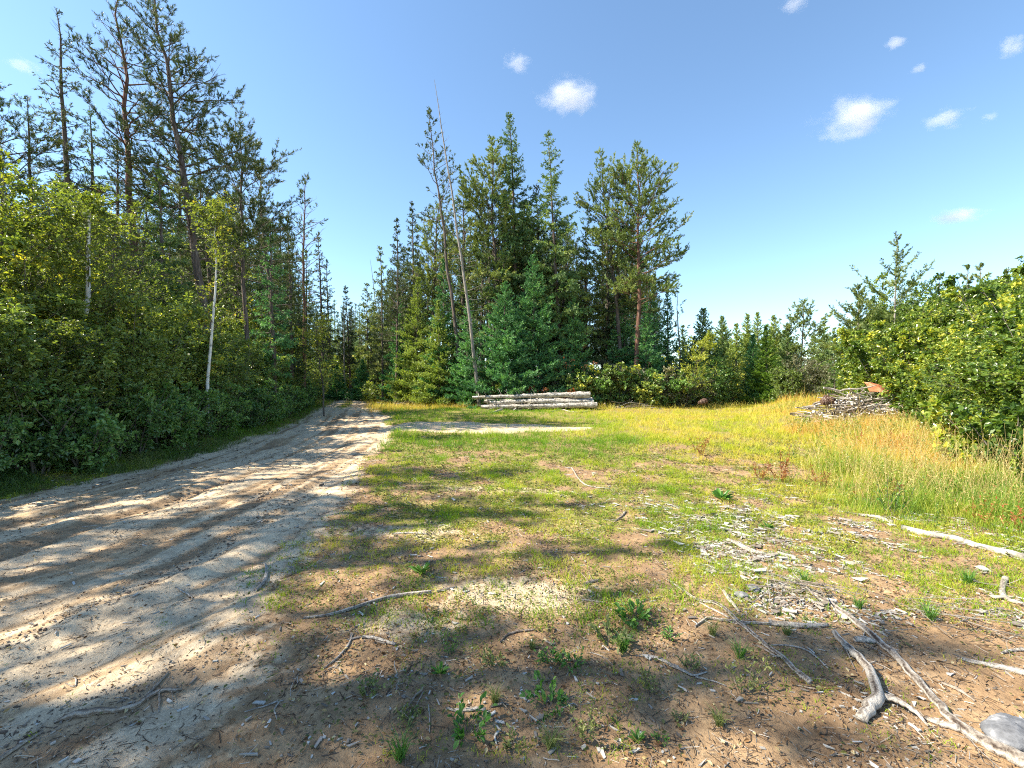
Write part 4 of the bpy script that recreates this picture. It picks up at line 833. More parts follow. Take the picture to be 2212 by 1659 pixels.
ground_stick(B, [(1180, 893, 2.5), (1215, 887, 3), (1245, 894, 3), (1285, 886, 2.5)], 'crooked pale twig in the bright grass below the logs')
ground_stick(B, [q2((660, 1285, 8), (670, 1350, 8), (668, 1440, 5))], 'thin upright-looking twig between the near weeds')

def loose_stick(seed, L, r, forks=3):
    rng = np.random.default_rng(seed); P = curves(np.zeros((1, 3))-np.array([[L/2, 0, 0]]), np.array([[1., 0, 0]]), np.array([L]), 10, rng.normal(size=(1, 3))*.12, .10, rng)
    G = Geo(); G.tubes(P, np.linspace(1, .35, 10)[None]*r*(1+.12*rng.normal(size=(1, 10))), 7, cap=True)
    if forks:
        f, tn = sample(P, np.zeros(forks, int), .3+.65*rng.random(forks)); G.tubes(curves(f, tn+rng.normal(size=f.shape)*.6, np.full(forks, L*.28)*(.5+rng.random(forks)), 5, rng.normal(size=f.shape)*.15, .1, rng), np.linspace(1, .3, 5)[None]*np.full((forks, 1), r*.42), 4)
    return G
def pile(cx, cy, sx, sy, hgt, n, names, mats, seed, label, group, Lr=(1, 2.4), rr_=(.015, .05), az=None, cat='branch'):
    rng = np.random.default_rng(seed); me = [loose_stick(seed*7+q, 1.8, .035, q % 4).mesh(names, M[mats[q % len(mats)]], True) for q in range(8)]
    for q in range(n):
        o = bpy.data.objects.new(names, me[q % 8]); COL.objects.link(o); a = rng.random()*6.283; rad = rng.random()**.6
        x = cx+math.cos(a)*rad*sx; y = cy+math.sin(a)*rad*sy; z = float(height(x, y))+.04+hgt*(1-rad**1.5)*rng.random()**.6
        L = Lr[0]+(Lr[1]-Lr[0])*rng.random(); th = (rr_[0]+(rr_[1]-rr_[0])*rng.random()**2)/.035; o.location = (x, y, z)
        o.rotation_euler = (rng.random()*6.28, rng.normal()*.16, (az if az is not None else 0)+rng.normal()*(.45 if az is not None else 2)); o.scale = (L/1.8, th, th)
        tag(o, label, cat, group)
pile(13.25, 16.9, 1.8, 1.1, 1.25, 210, 'dry_stick', ['stick_pale', 'stick', 'stick', 'stick_brown'], 31, 'dry bleached stick in the pile beside the sunlit thicket', 'sticks in the pile beside the sunlit thicket', Lr=(.7, 2.0), rr_=(.018, .055), az=R(15))
pile(10.9, 16.4, .7, .25, .08, 7, 'dry_stick', ['stick'], 32, 'pale stick lying in the grass just short of the stick pile', 'sticks lying short of the stick pile', Lr=(.5, 1.0), rr_=(.015, .03), az=0)
pile(-6.4, 31.6, 2.4, 1.2, .55, 60, 'dead_branch', ['stick_brown', 'stick_brown', 'stick'], 33, 'dead brown branch in the slash heap in front of the pale firs', 'dead branches in the slash heap', Lr=(1, 2.6), rr_=(.012, .035))
pile(-2.0, 29.3, 1.8, .8, .5, 26, 'dead_branch', ['stick_brown', 'stick'], 34, 'dead branch tangled in the undergrowth at the thin end of the log pile', 'dead branches at the thin end of the log pile', Lr=(.8, 2.2), rr_=(.012, .03))
pile(-.3, 26.8, 1.9, .35, .9, 24, 'dead_branch', ['stick_pale', 'stick'], 38, 'thin curved branch draped over the thin end of the log pile', 'branches draped over the log pile', Lr=(.8, 2.2), rr_=(.010, .028), az=.4)
pile(7.6, 28.2, 2.6, .5, .35, 16, 'dead_branch', ['stick_brown', 'stick'], 35, 'dead branch lying along the undergrowth past the log pile', 'dead branches past the log pile', Lr=(.8, 2.4), rr_=(.012, .03), az=.3)
pile(2.2, 3.25, .38, .16, .05, 26, 'thin_twig', ['stick_brown', 'stick'], 36, 'thin dry twig in the brush tangle near the longest pole', 'twigs in the brush tangle', Lr=(.2, .5), rr_=(.002, .006), cat='twig')
pile(3.0, 2.9, .6, .3, .05, 22, 'thin_twig', ['stick_brown', 'stick'], 37, 'thin dry twig tangled in the grass past the longest pole', 'twigs in the grass past the longest pole', Lr=(.2, .6), rr_=(.002, .006), cat='twig')
def slab(name, loc, size, rot, mat, label, cat, seed):
    rng = np.random.default_rng(seed); n = 9; xs = np.linspace(-.5, .5, n); X, Y = np.meshgrid(xs, xs, indexing='ij'); Z = (fbm(X*3+seed, Y*3, seed)-.5)*.12+.10*np.abs(X)*.0
    fold = np.where(X > 0, X*.35, 0); V = np.stack([X*size[0], Y*size[1]*(1+.08*np.sin(X*7)), (Z-fold)*size[0]], -1).reshape(-1, 3); D = V-np.array([0, 0, size[2]])
    G = Geo(); i, j = np.meshgrid(np.arange(n-1), np.arange(n-1), indexing='ij'); b = (i*n+j).ravel(); q = np.stack([b, b+n, b+n+1, b+1], -1)
    G.add(np.concatenate([V, D]), np.concatenate([q, q[:, ::-1]+n*n])); e = np.concatenate([np.arange(0, n), np.arange(n-1, n*n, n)[1:], np.arange(n*n-1, n*n-n-1, -1)[1:], np.arange(n*(n-1), -1, -n)[1:]])
    G.f.append(np.stack([e[:-1], e[1:], e[1:]+n*n, e[:-1]+n*n], -1).astype(np.int32))
    o = G.obj(name, M[mat], None, False); o.location = loc; o.rotation_euler = rot; tag(o, label, cat); return o
slab('rusty_sheet', (gx(1900, 17.4), 17.4, gz(838, 17.4)), (.85, .6, .02), (R(38), R(8), R(-12)), 'rust', 'orange-brown folded sheet lying on top of the stick pile', 'sheet', 3)
slab('white_sheet', (gx(1925, 17.9), 17.9, gz(827, 17.9)), (.6, .4, .02), (R(48), R(12), R(20)), 'white', 'white crumpled sheet just behind the orange-brown one', 'sheet', 5)
slab('white_sheet', (gx(2000, 17.3), 17.3, gz(836, 17.3)), (.45, .3, .02), (R(60), R(0), R(-30)), 'white', 'white scrap half hidden by leaves beyond the stick pile', 'sheet', 6)
for u, v, Y, sc_, lab, mt in [(1790, 868, 16.6, .33, 'dark torn stump end at the near side of the stick pile', 'rootend'), (1521, 981, 0, .0, '', ''), (1722, 976, 0, 0, '', ''), (1518, 870, 27.5, .32, 'reddish-brown root lump at the corner of the undergrowth', 'rootend')]:
    if not lab: continue
    rng = np.random.default_rng(int(u)); G = Geo(); P = curves(np.array([[-.8, 0, 0]]), np.array([[1., .1, .1]]), np.array([1.6]), 12, np.array([[0, .1, .1]]), .2, rng)
    G.tubes(P, (np.sin(np.linspace(.35, 2.6, 12))*.55*(1+.2*rng.normal(size=12)))[None], 10, cap=True); r_ = G.obj('stump', M[mt], None, False); r_.location = (gx(u, Y), Y, gz(v, Y)); r_.scale = (sc_,)*3; tag(r_, lab, 'stump')
# grey stones / bark lumps
def lump(name, u, v, w_, mat, lab, cat, seed, flat=.45):
    rng = np.random.default_rng(seed); Y = gY(v); r = w_/2/F*Y; n, m = 26, 36; th = np.linspace(.02, math.pi-.02, n); ph = np.arange(m)*2*math.pi/m
    d = np.stack([np.sin(th)[:, None]*np.cos(ph), np.sin(th)[:, None]*np.sin(ph), np.cos(th)[:, None]*np.ones(m)], -1); rad = r*(.8+.5*fbm(d[..., 0]*1.6+seed, d[..., 1]*1.6+d[..., 2]*2, seed, 2)+.10*fbm(d[..., 0]*7+seed, d[..., 1]*7+d[..., 2]*9, seed+4, 3)); V = d*rad[..., None]*np.array([1, .75, flat])
    i, j = np.meshgrid(np.arange(n-1), np.arange(m), indexing='ij'); b = i*m
    G = Geo(); G.add(V, np.stack([b+j, b+m+j, b+m+(j+1) % m, b+(j+1) % m], -1)); o = G.obj(name, M[mat], None, True); X = gx(u, Y); o.location = (X, Y, float(height(X, Y))+r*flat*.6); o.rotation_euler = (0, 0, rng.random()*6); tag(o, lab, cat)
M['stone'] = wood_mat('grey_stone', (.10, .10, .105), (.22, .22, .225), (.36, .36, .37), scale=18, stretch=1, bump=.6)
M['darkstone'] = wood_mat('slate_grey_stone', (.07, .072, .08), (.17, .175, .19), (.32, .32, .33), scale=14, stretch=1, bump=.8)
lump('stone', 1600, 1292, 28, 'stone', 'grey stone, paler of the two lying beside the short split stick', 'stone', 1)
lump('stone', 1628, 1279, 26, 'darkstone', 'darker grey stone touching the pale one by the short split stick', 'stone', 2)
lump('rock', 2195, 1598, 120, 'darkstone', 'large slate-grey rock at the near corner next to the longest pole', 'rock', 3, .4)

# ================================================================== SMALL PLANTS
def weed(u, v, size, lab, kind='broad', mat='weed', seed=0, n=None, cat='weed'):
    rng = np.random.default_rng(900+seed); Y = gY(v); X = gx(u, Y); s_ = size*1.05/F*Y; T = Geo(); K = Geo(); z0 = float(height(X, Y))
    if kind == 'broad':
        n = n or 17; a = rng.random(n)*6.283; rr0 = rng.random(n)**.5*s_*.33; b = np.stack([np.cos(a)*rr0*.4, np.sin(a)*rr0*.4, 0*a], 1)
        d = np.stack([np.cos(a)*.8, np.sin(a)*.8, .4+rng.random(n)*.8], 1); S = curves(b, d, s_*(.25+.3*rng.random(n)), 4, rng.normal(size=(n, 3))*.1, .08, rng)
        T.tubes(S, np.full((n, 4), .0013), 3); m = 6; i3 = np.repeat(np.arange(n), m); q, tq = sample(S, i3, .3+.7*rng.random(n*m)); dd = tq+rng.normal(size=q.shape)*.6; L = s_*.125*(.6+.8*rng.random(n*m))
        K.leaves(q, dd, Z3+rng.normal(size=q.shape)*.4, L, L*.55)
    elif kind == 'rosette':
        n = n or 16; a = np.arange(n)*2.4+rng.random(n)*.4; e = R(20)+rng.random(n)*R(40); d = np.stack([np.cos(a)*np.cos(e), np.sin(a)*np.cos(e), np.sin(e)], 1); L = s_*.5*(.6+.5*rng.random(n))
        K.leaves(d*.005, d, Z3+rng.normal(size=d.shape)*.2, L, L*.3)
    elif kind == 'grass':
        n = n or 70; a = rng.random(n)*6.283; b = np.stack([np.cos(a), np.sin(a), 0*a], 1)*(rng.random(n)*s_*.14)[:, None]; K.blades(b, s_*(.3+.6*rng.random(n)), np.full(n, max(.004, s_*.018)), .75, rng, rng.random(n))
    elif kind == 'stalk':
        n = n or 9; a = rng.random(n)*6.283; b = np.stack([np.cos(a), np.sin(a), 0*a], 1)*(rng.random(n)*s_*.2)[:, None]; d = np.stack([np.cos(a)*.35, np.sin(a)*.35, 1+0*a], 1)
        S = curves(b, d, s_*(.6+.5*rng.random(n)), 5, rng.normal(size=(n, 3))*.1, .06, rng); T.tubes(S, np.full((n, 5), max(.0015, s_*.006)), 3); m = 16; i3 = np.repeat(np.arange(n), m); q, tq = sample(S, i3, .15+.85*rng.random(n*m)); L = s_*.10*(.6+.8*rng.random(n*m))
        K.leaves(q, tq*.4+rng.normal(size=q.shape)*.7, Z3+rng.normal(size=q.shape)*.4, L, L*.35)
    t = empty('weed', (X, Y, z0)); tag(t, lab, cat); K.obj('leaves', M[mat], t)
    if T.n: T.obj('stems', M['twig'] if mat != 'red' else M['red'], t)
W = [(911, 1243, 60, 'rosette', 'weed', 'bright green weed tuft on the mossy soil, farthest out'), (950, 1458, 46, 'rosette', 'weed', 'bright green rosette weed alone on bare soil'), (974, 1412, 50, 'stalk', 'weed', 'small upright leafy seedling near the sunlit patch'),
     (1187, 1422, 62, 'broad', 'weed', 'glossy broad-leaved weed, first of a pair'), (1233, 1436, 62, 'broad', 'weed', 'glossy broad-leaved weed, second of a pair, paler'), (1365, 1342, 95, 'broad', 'weed', 'wide clump of broad-leaved weed by the thin long twig'),
     (1318, 1388, 100, 'broad', 'olive_weed', 'greyish leafy weed clump between the two clumps of broad leaves'), (1187, 1528, 105, 'broad', 'weed', 'tallest near broad-leaved weed with reddish and green leaves'), (1066, 1432, 62, 'broad', 'olive_weed', 'small olive weed on bare soil'),
     (1012, 1592, 110, 'broad', 'weed', 'dense dark green leafy weed at the near edge'), (1262, 1592, 100, 'stalk', 'olive_weed', 'spindly grey-green weed at the near edge'), (1408, 1500, 62, 'stalk', 'olive_weed', 'ragged olive weed on the bare soil'),
     (1377, 1600, 46, 'rosette', 'weed', 'small light green rosette at the near edge'), (798, 1500, 68, 'broad', 'olive_weed', 'low spreading weed beside white bark flakes'), (865, 1640, 90, 'grass', 'weed', 'grassy tuft at the very bottom edge'),
     (884, 1556, 54, 'broad', 'olive_weed', 'thin leafy weed beside the dark twig pair'), (1600, 1495, 95, 'stalk', 'olive_weed', 'feathery olive weed leaning over on the brown soil'), (1448, 1376, 46, 'broad', 'weed', 'small bright leafy weed beside the long kinked branch'),
     (1553, 1562, 56, 'grass', 'olive_weed', 'thin wiry grass seedling on the brown soil'), (1657, 1138, 34, 'rosette', 'weed', 'light green rosette among the bark chips'), (1856, 1320, 44, 'grass', 'weed', 'dark green grass tuft behind the longest pole'),
     (1930, 1112, 70, 'stalk', 'weed', 'tall green weed rising from the bark chips'), (1150, 1400, 34, 'grass', 'olive_weed', 'tiny grass tuft before the pair of glossy weeds'), (1345, 1400, 60, 'grass', 'weed', 'grass tuft mixed into the broad-leaved clumps'),
     (1190, 1620, 70, 'grass', 'olive_weed', 'pale grass tuft at the near edge below the tallest weed'), (1490, 1440, 50, 'broad', 'olive_weed', 'silvery small weed near the forked twig'), (1070, 1520, 56, 'grass', 'olive_weed', 'thin grass tuft on the bare near soil'),
     (1740, 1268, 46, 'grass', 'weed', 'grass tuft in the brush tangle'), (1600, 1420, 60, 'grass', 'weed', 'sprawling grass beside the long kinked branch'), (1700, 1372, 34, 'grass', 'olive_weed', 'small tuft under the short thick grey branch'),
     (1540, 1372, 50, 'grass', 'olive_weed', 'small tuft growing at the crossing of two branches'), (2010, 1340, 60, 'grass', 'weed', 'dark grass tuft among the pale flakes near the corner'), (2090, 1260, 60, 'grass', 'weed', 'dark grass tuft below the thickest weathered log'),
     (1430, 1600, 40, 'broad', 'weed', 'small leafy seedling at the bottom edge'), (1470, 1550, 36, 'broad', 'olive_weed', 'tiny leafy seedling on bare soil'), (1110, 1610, 60, 'broad', 'olive_weed', 'small mixed weed beside the dense dark one'),
     (1512, 985, 40, 'stalk', 'red', 'knee-high red weed standing in the grass of the clearing'), (1688, 1040, 62, 'stalk', 'red', 'reddish weed clump beside the tall golden grass'), (1925, 1085, 48, 'stalk', 'red', 'small rust-red weed at the edge of the bark chips'),
     (1640, 1035, 40, 'stalk', 'red', 'small reddish weed short of the reddish clump'), (1770, 1050, 44, 'stalk', 'red', 'thin red weed in the green weeds past the reddish clump'), (1560, 1080, 60, 'rosette', 'weed', 'dark green leafy tuft in the patchy grass')]
for q, (u, v, sz, kd, mt, lab) in enumerate(W): weed(u, v, sz, lab, kd, mt, q)

# ================================================================== GRASS
rng = np.random.default_rng(404)
def scatter(n, y0, y1, s0=-1.25, s1=1.25):
    Y = np.exp(np.log(y0)+rng.random(n)*math.log(y1/y0)); X = (s0+(s1-s0)*rng.random(n))*Y; return X, Y
def grass_obj(name, n, y0, y1, dens, hfun, afun, per, wid, lean, mat, spreadr=.03, s0=-1.25, s1=1.25):
    X, Y = scatter(n, y0, y1, s0, s1); k = rng.random(n) < dens(X, Y); X = X[k]; Y = Y[k]
    H = hfun(X, Y)*(.6+.8*rng.random(len(X))); A = afun(X, Y)
    X = np.repeat(X, per); Y = np.repeat(Y, per); H = np.repeat(H, per)*(.5+.7*rng.random(len(X))); A = np.clip(np.repeat(A, per)+rng.normal(size=len(X))*.10, 0, 1)
    sc_ = np.clip(Y/7, 1, 4)**.75; X = X+rng.normal(size=len(X))*spreadr*sc_; Y = Y+rng.normal(size=len(X))*spreadr*sc_
    P = np.stack([X, Y, height(X, Y)-.005], 1); G = Geo(); G.blades(P, H, wid*sc_*(.7+.6*rng.random(len(X))), lean, rng, A); o = G.obj(name, M[mat]); tag(o, kind='stuff'); print(name, len(X)); return o
def dryness(X, Y):
    n = fbm(X*.7, Y*.5, 61)-.5; n2 = fbm(X*3, Y*3, 63)-.5
    a = .30+.42*sst(.5, 5.5, X+n*3)*sst(2, 9, Y)+n*.5+n2*.6+.22*(1-sst(7, 10, Y))*sst(3, 4.5, Y)
    lush = np.exp(-((Y-11.3)/1.8)**2)*(1-sst(1.5, 4, X+n*3))+np.exp(-((Y-24)/5)**2)*(1-sst(-3.5, 1.5, X+n*4))
    return np.clip(a-.22*lush-.12*(1-sst(2, 6, Y))*0, .02, .95)
def gh(X, Y):
    n = fbm(X*1.5, Y*1.5, 66); h = .04+.035*sst(4, 9, Y)+.08*sst(9, 13, Y); n2 = fbm(X*4, Y*4, 68)
    return h*(.25+1.1*n+.9*sst(.5, .75, n2))
grass_obj('grass', 170000, 1.9, 62, lambda X, Y: green(X, Y)*(.35+.65*sst(.38, .58, fbm(X*5, Y*5, 69))), gh, dryness, 7, .0048, .65, 'grass')
# sparse thin grass on the soil
grass_obj('thin_grass', 34000, 1.85, 9, lambda X, Y: (.14*sst(.5, .68, fbm(X*2.2, Y*2.2, 71))+.75*sst(.44, .60, fbm(X*2.8, Y*2.8, 73))*sst(.2, 1.4, X-.1*Y)*sst(2.7, 3.5, Y))*(1-road(X, Y))*(X > -3), lambda X, Y: .030+.035*sst(2.6, 3.6, Y)*sst(.3, 1, X), lambda X, Y: .22+.5*fbm(X*2, Y*2, 72), 8, .0034, .8, 'grass', .022)
def tall(X, Y):
    n = fbm(X*.6, Y*.6, 81)-.5; e = np.interp(Y, [4, 5.6, 7, 10, 14, 18, 22, 26], [4.6, 4.6, 5.0, 6.6, 9.4, 12.6, 14.0, 13.6]); f = np.interp(Y, [4, 6.5, 9, 10.6, 14, 18, 22, 26], [10, 9.6, 10.6, 11.8, 14, 15.6, 17.2, 18.5])
    return sst(-.8, 1.0, X-e+n*4)*(1-sst(.3, 1.2, X-f))*sst(4.0, 5.2, Y+n)*(1-sst(24, 28, Y))*(1-.9*((np.abs(X-13.0) < 1.9)*(np.abs(Y-17.1) < 1.1)))
def tallh(X, Y): return (.20+.24*sst(6.0, 9, Y))*(.15+1.7*fbm(X*1.6, Y*1.6, 83))*np.interp(tall(X, Y), [0, 1], [.4, 1])
grass_obj('tall_grass', 60000, 3.9, 28, lambda X, Y: tall(X, Y)*(.25+.5*sst(.35, .65, fbm(X*2.3, Y*2.3, 86))), tallh, lambda X, Y: np.clip(.12+.60*sst(6.0, 9.0, Y+(fbm(X, Y, 84)-.5)*5)+(fbm(X*1.6, Y*1.6, 85)-.5)*1.1, 0, 1), 6, .0045, .30, 'tallgrass', .05, .3, 1.3)
def weeds_stuff(name, n, y0, y1, dens, hf, nl_, leaf, mat, af, s0=-1.25, s1=1.3, stem=True):
    X, Y = scatter(n, y0, y1, s0, s1); k = rng.random(n) < dens(X, Y); X = X[k]; Y = Y[k]; n = len(X); H = hf(X, Y)*(.5+rng.random(n)); sc_ = np.clip(Y/6, 1, 2.5)**.6
    B = np.stack([X, Y, height(X, Y)], 1); d = rng.normal(size=(n, 3))*.25+Z3; P = curves(B, d, H, 4, rng.normal(size=(n, 3))*.1, .06, rng); G = Geo(); A0 = af(X, Y)
    if stem: G.tubes(P, np.repeat((.0012*sc_)[:, None], 4, 1), 3, A=A0)
    i = np.repeat(np.arange(n), nl_); q, tq = sample(P, i, .1+.9*rng.random(len(i))); L = leaf*(.5+rng.random(len(i)))*sc_[i]
    G.leaves(q, tq*.5+rng.normal(size=q.shape)*.7, Z3+rng.normal(size=q.shape)*.5, L, L*.38, np.clip(A0[i]+rng.normal(size=len(i))*.15, 0, 1)); tag(G.obj(name, M[mat]), kind='stuff'); print(name, n)
weeds_stuff('meadow_weeds', 16000, 4.2, 26, lambda X, Y: tall(X, Y)*(.15+.85*sst(.42, .62, fbm(X*1.3, Y*1.3, 171)))*.7, lambda X, Y: .22+.22*sst(6, 9, Y), 13, .034, 'meadow', lambda X, Y: fbm(X*1.4, Y*1.4, 172)*1.5-.2, .3, 1.3)
weeds_stuff('low_weeds', 26000, 2.4, 22, lambda X, Y: green(X, Y)*sst(.45, .65, fbm(X*1.9, Y*1.9, 173))*.8, lambda X, Y: .035+.02*sst(5, 10, Y), 7, .016, 'meadow', lambda X, Y: fbm(X*1.7, Y*1.7, 174)*1.4-.1)
weeds_stuff('seeding_grass', 9000, 5.2, 26, lambda X, Y: tall(X, Y)*.5, lambda X, Y: .50+.25*fbm(X, Y, 175), 12, .016, 'straw', lambda X, Y: rng.random(len(X)), .3, 1.3)
# strip under the roadside shrubs
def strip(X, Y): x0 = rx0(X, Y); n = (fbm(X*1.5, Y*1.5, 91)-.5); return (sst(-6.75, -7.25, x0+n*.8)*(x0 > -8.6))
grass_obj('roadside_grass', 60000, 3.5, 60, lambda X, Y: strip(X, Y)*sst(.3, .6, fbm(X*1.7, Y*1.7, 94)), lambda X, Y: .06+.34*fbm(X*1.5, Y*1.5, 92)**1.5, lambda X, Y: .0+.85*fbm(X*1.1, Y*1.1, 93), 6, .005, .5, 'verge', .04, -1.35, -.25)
# tall grass fringe along the undergrowth and the far road
def fringe(X, Y): x0 = rx0(X, Y); n = fbm(X*.9, Y*.9, 95)-.5; return np.maximum(sst(27.5, 29, Y+n*2)*(1-sst(31, 33, Y))*(X > -9)*(X < 22), np.exp(-((x0+2.9+n)/.8)**2)*sst(24, 30, Y))
grass_obj('fringe_grass', 40000, 24, 62, fringe, lambda X, Y: .28+.2*fbm(X, Y, 96), lambda X, Y: .35+.55*fbm(X*.8, Y*.8, 97), 6, .005, .4, 'tallgrass', .05)
# low leafy ground cover and clover
X, Y = scatter(170000, 1.9, 14); dn = np.clip(green(X, Y)*.75+.05, 0, 1)*(1-road(X, Y))*sst(.35, .6, fbm(X*3.1, Y*3.1, 98)); k = rng.random(len(X)) < dn; X = X[k]; Y = Y[k]; n = len(X); G = Geo()
a = rng.random(n)*6.283; L = (.012+.016*rng.random(n))*np.clip(Y/4, 1, 2.5); G.leaves(np.stack([X, Y, height(X, Y)+.004+rng.random(n)*.02], 1), np.stack([np.cos(a), np.sin(a), .5*rng.random(n)], 1), Z3+rng.normal(size=(n, 3))*.35, L, L*.6, np.clip(.25+.5*rng.random(n), 0, 1))
tag(G.obj('ground_cover', M['moss']), kind='stuff')

# ================================================================== BARK CHIPS, TWIG LITTER, CLODS
def chips(name, X, Y, Ls, Ws, th, mat, A, lay=0., lift=.0):
    n = len(X); a = lay+rng.normal(size=n)*(.9 if lay else 9); c, s_ = np.cos(a), np.sin(a); q = np.array([[-1, -1], [1, -1], [1, 1], [-1, 1]])*.5
    pts = q[None]*(1+.35*rng.normal(size=(n, 4, 2))); lx = pts[..., 0]*Ls[:, None]; ly = pts[..., 1]*Ws[:, None]; tl = rng.normal(size=(n, 2))*.22
    x = X[:, None]+lx*c[:, None]-ly*s_[:, None]; y = Y[:, None]+lx*s_[:, None]+ly*c[:, None]; z = height(X, Y)[:, None]+np.abs(lx*tl[:, :1])+np.abs(ly*tl[:, 1:])+lift
    lo = np.stack([x, y, z], -1); hi = lo+np.array([0, 0, 1])*th[:, None, None]; V = np.concatenate([lo, hi], 1); b = np.arange(n)[:, None]*8
    G = Geo(); G.add(V, np.concatenate([b+np.array([[4, 5, 6, 7]]), b+np.array([[0, 1, 5, 4]]), b+np.array([[1, 2, 6, 5]]), b+np.array([[2, 3, 7, 6]]), b+np.array([[3, 0, 4, 7]])]), np.repeat(A, 8)); tag(G.obj(name, M[mat]), kind='stuff')
def chipd(X, Y):
    n = fbm(X*1.3, Y*1.3, 111); n2 = fbm(X*4, Y*4, 113); core = sst(1.2, 2.6, X+(n-.5)*2.2-.12*(Y-3))*(1-sst(5.2, 7.5, Y+(n-.5)*2))
    return core*sst(.46, .64, n*.5+n2*.5)+.012+.05*sst(.5, .7, n2)*(1-sst(5, 9, Y))*sst(-2, 0, X)
X, Y = scatter(90000, 1.85, 9); k = rng.random(len(X)) < chipd(X, Y)*(1-.6*road(X, Y)); X = X[k]; Y = Y[k]; n = len(X)
chips('bark_chips', X, Y, (.010+.060*rng.random(n)**2.4)*np.clip(Y/3.5, .8, 1.6), (.005+.014*rng.random(n)**1.5)*np.clip(Y/3.5, .8, 1.6), .002+.005*rng.random(n), 'chip', np.clip(rng.random(n)**.8, 0, 1), lay=R(-32)); print('chips', n)
X, Y = scatter(42000, 1.8, 12); k = rng.random(len(X)) < (.25+.75*sst(.45, .65, fbm(X*2.4, Y*2.4, 121)))*(1-.55*road(X, Y)); X = X[k]; Y = Y[k]; n = len(X)
a = rng.random(n)*6.283; L = (.02+.09*rng.random(n)**2.2)*np.clip(Y/4, .8, 2); d = np.stack([np.cos(a), np.sin(a), .12*rng.normal(size=n)], 1); P = np.stack([X, Y, height(X, Y)+.004], 1)
G = Geo(); G.tubes(curves(P, d, L, 4, rng.normal(size=(n, 3))*.1*np.array([1, 1, .2]), .12, rng), np.repeat((.0010+.0016*rng.random(n))[:, None]*np.clip(Y/4, .8, 2)[:, None], 4, 1), 3, A=rng.random(n)); tag(G.obj('twig_litter', M['litter']), kind='stuff')
X, Y = scatter(70000, 1.8, 20); k = rng.random(len(X)) < (.12+.88*sst(.52, .72, fbm(rx0(X, Y)*3.2, Y*.9, 131)))*(1-.45*road(X, Y)); X = X[k]; Y = Y[k]; n = len(X)
chips('dirt_clods', X, Y, (.004+.012*rng.random(n)**3)*np.clip(Y/4, .8, 2), (.004+.008*rng.random(n)**3)*np.clip(Y/4, .8, 2), (.002+.006*rng.random(n)**3)*np.clip(Y/4, .8, 1.6), 'litter', .45+rng.random(n)*.5)

M['deadleaf'] = foliage_mat('dead_leaves', [(0, (.10, .05, .025)), (.5, (.26, .15, .07)), (.85, (.45, .33, .16)), (1, (.55, .48, .30))], trans=.15, rough=.7, spec=.2, objvar=0)
X, Y = scatter(26000, 1.85, 14); k = rng.random(len(X)) < (.15+.85*sst(.48, .66, fbm(X*1.8, Y*1.8, 151)))*(1-.8*road(X, Y)); X = X[k]; Y = Y[k]; n = len(X); a = rng.random(n)*6.283; L = (.012+.022*rng.random(n))*np.clip(Y/4, .9, 2)
G = Geo(); G.leaves(np.stack([X, Y, height(X, Y)+.006+rng.random(n)*.01], 1), np.stack([np.cos(a), np.sin(a), rng.normal(size=n)*.3], 1), Z3+rng.normal(size=(n, 3))*.5, L, L*.55, rng.random(n), fold=.25); tag(G.obj('fallen_leaves', M['deadleaf']), kind='stuff')
n = 13000; Y = np.exp(np.log(1.9)+rng.random(n)*math.log(9)); xs = rng.choice([-.75, -1.55, -2.7, -3.5, -4.6, -5.4, -6.3], n)+.18*np.sin(Y*.9)+rng.normal(size=n)*.10*np.clip(Y/4, 1, 2); X = xs+np.interp(Y, GY, GX)
k = (rng.random(n) < sst(.50, .62, fbm(xs*2+7, Y*.55, 181))) & (np.abs(X) < 1.3*Y) & (rng.random(n) < np.clip(1.6/Y+.15, 0, 1)); X = X[k]; Y = Y[k]; n = len(X)
chips('rut_crumbs', X, Y, (.006+.026*rng.random(n)**3)*np.clip(Y/4, .8, 2), (.006+.014*rng.random(n)**3)*np.clip(Y/4, .8, 2), (.003+.010*rng.random(n)**3)*np.clip(Y/4, .8, 1.8), 'litter', .45+rng.random(n)*.5)
X, Y = scatter(9000, 1.9, 7.5); k = rng.random(len(X)) < np.clip(chipd(X, Y)-.10, 0, 1)*.38; X = X[k]; Y = Y[k]; n = len(X)
chips('bark_flakes', X, Y, (.035+.085*rng.random(n)**2), (.018+.030*rng.random(n)), .003+.007*rng.random(n), 'flake', np.clip(.2+.8*rng.random(n), 0, 1), lay=R(-32), lift=.003); print('flakes', n)
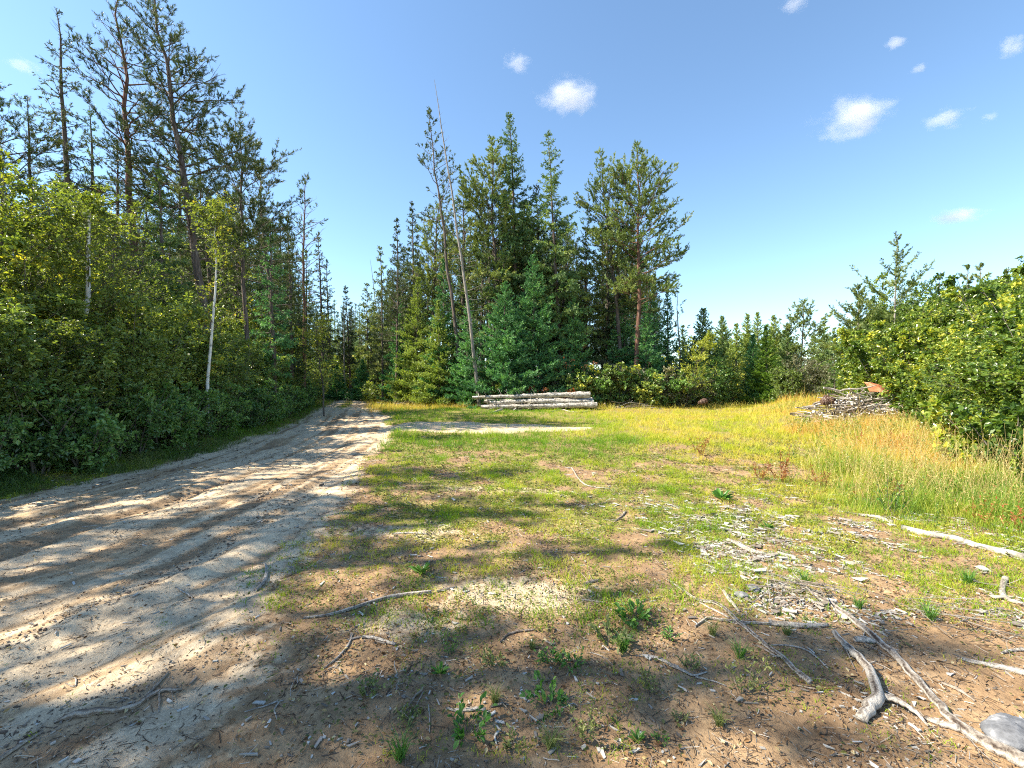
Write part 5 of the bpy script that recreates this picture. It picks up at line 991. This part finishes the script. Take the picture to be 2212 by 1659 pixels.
# ================================================================== CLOUDS (real volumes far off)
def cloud(u, v, wpx, hpx, dens, lab, seed, dist=1500.):
    m = bpy.data.materials.new('cloud_vapour'); m.use_nodes = True; n = m.node_tree; n.nodes.remove(n.nodes['Principled BSDF']); L = n.links
    vol = n.nodes.new('ShaderNodeVolumePrincipled'); vol.inputs['Color'].default_value = (.90, .87, .89, 1); vol.inputs['Anisotropy'].default_value = .0; L.new(vol.outputs[0], n.nodes['Material Output'].inputs['Volume'])
    tc = n.nodes.new('ShaderNodeTexCoord'); no = n.nodes.new('ShaderNodeTexNoise'); no.noise_dimensions = '4D'; no.inputs['W'].default_value = seed*3.7; no.inputs['Scale'].default_value = 1.5; no.inputs['Detail'].default_value = 5; no.inputs['Roughness'].default_value = .6; L.new(tc.outputs['Object'], no.inputs[0])
    ln = n.nodes.new('ShaderNodeVectorMath'); ln.operation = 'LENGTH'; L.new(tc.outputs['Object'], ln.inputs[0])
    a = n.nodes.new('ShaderNodeMath'); a.operation = 'MULTIPLY_ADD'; L.new(no.outputs[0], a.inputs[0]); a.inputs[1].default_value = 2.4; a.inputs[2].default_value = -.62
    b = n.nodes.new('ShaderNodeMath'); b.operation = 'SUBTRACT'; L.new(a.outputs[0], b.inputs[0]); L.new(ln.outputs['Value'], b.inputs[1])
    c = n.nodes.new('ShaderNodeMapRange'); c.interpolation_type = 'SMOOTHSTEP'; L.new(b.outputs[0], c.inputs[0]); c.inputs[1].default_value = -.25; c.inputs[2].default_value = .45; c.inputs[3].default_value = 0; c.inputs[4].default_value = dens; L.new(c.outputs[0], vol.inputs['Density'])
    th = np.linspace(.05, math.pi-.05, 12); ph = np.arange(20)*2*math.pi/20; V = np.stack([np.sin(th)[:, None]*np.cos(ph), np.sin(th)[:, None]*np.sin(ph), np.cos(th)[:, None]*np.ones(20)], -1)*1.25
    i, j = np.meshgrid(np.arange(11), np.arange(20), indexing='ij'); bb = i*20; G = Geo(); G.add(V, np.stack([bb+j, bb+20+j, bb+20+(j+1) % 20, bb+(j+1) % 20], -1))
    G.f.append(np.array([[0, q+1, q+2, q+3] for q in range(0, 17, 2)], np.int32)); G.f.append(np.array([[220, 220+q+3, 220+q+2, 220+q+1] for q in range(0, 17, 2)], np.int32))
    o = G.obj('cloud', m, None, True); o.location = (gx(u, dist), dist, gz(v, dist)); o.scale = (wpx/F*dist, max(wpx, hpx)/F*dist*.8, hpx/F*dist); tag(o, lab, 'cloud')
for q, (u, v, a, b, d, lab) in enumerate([(1228, 212, 72, 42, .014, 'large white puffy cloud above the centre stand'), (1116, 136, 36, 20, .014, 'small white cloud over the leaning dead tree'), (1842, 254, 84, 42, .012, 'large white cloud over the clearing'),
        (2042, 256, 46, 22, .011, 'soft white cloud next to the large one over the clearing'), (1936, 92, 24, 15, .018, 'small faint cloud high above the clearing'), (1985, 148, 20, 11, .015, 'tiny faint cloud below the small high one'), (2188, 100, 34, 24, .012, 'white cloud at the upper picture edge'),
        (2066, 467, 52, 17, .018, 'flat pale cloud low over the open pine'), (50, 142, 40, 18, .008, 'faint cloud behind the ragged spruce'), (2138, 252, 20, 10, .012, 'tiny wisp beside the soft white cloud'), (1716, 10, 34, 14, .01, 'faint cloud at the top of the sky')]): cloud(u, v, a, b, d, lab, q+1)
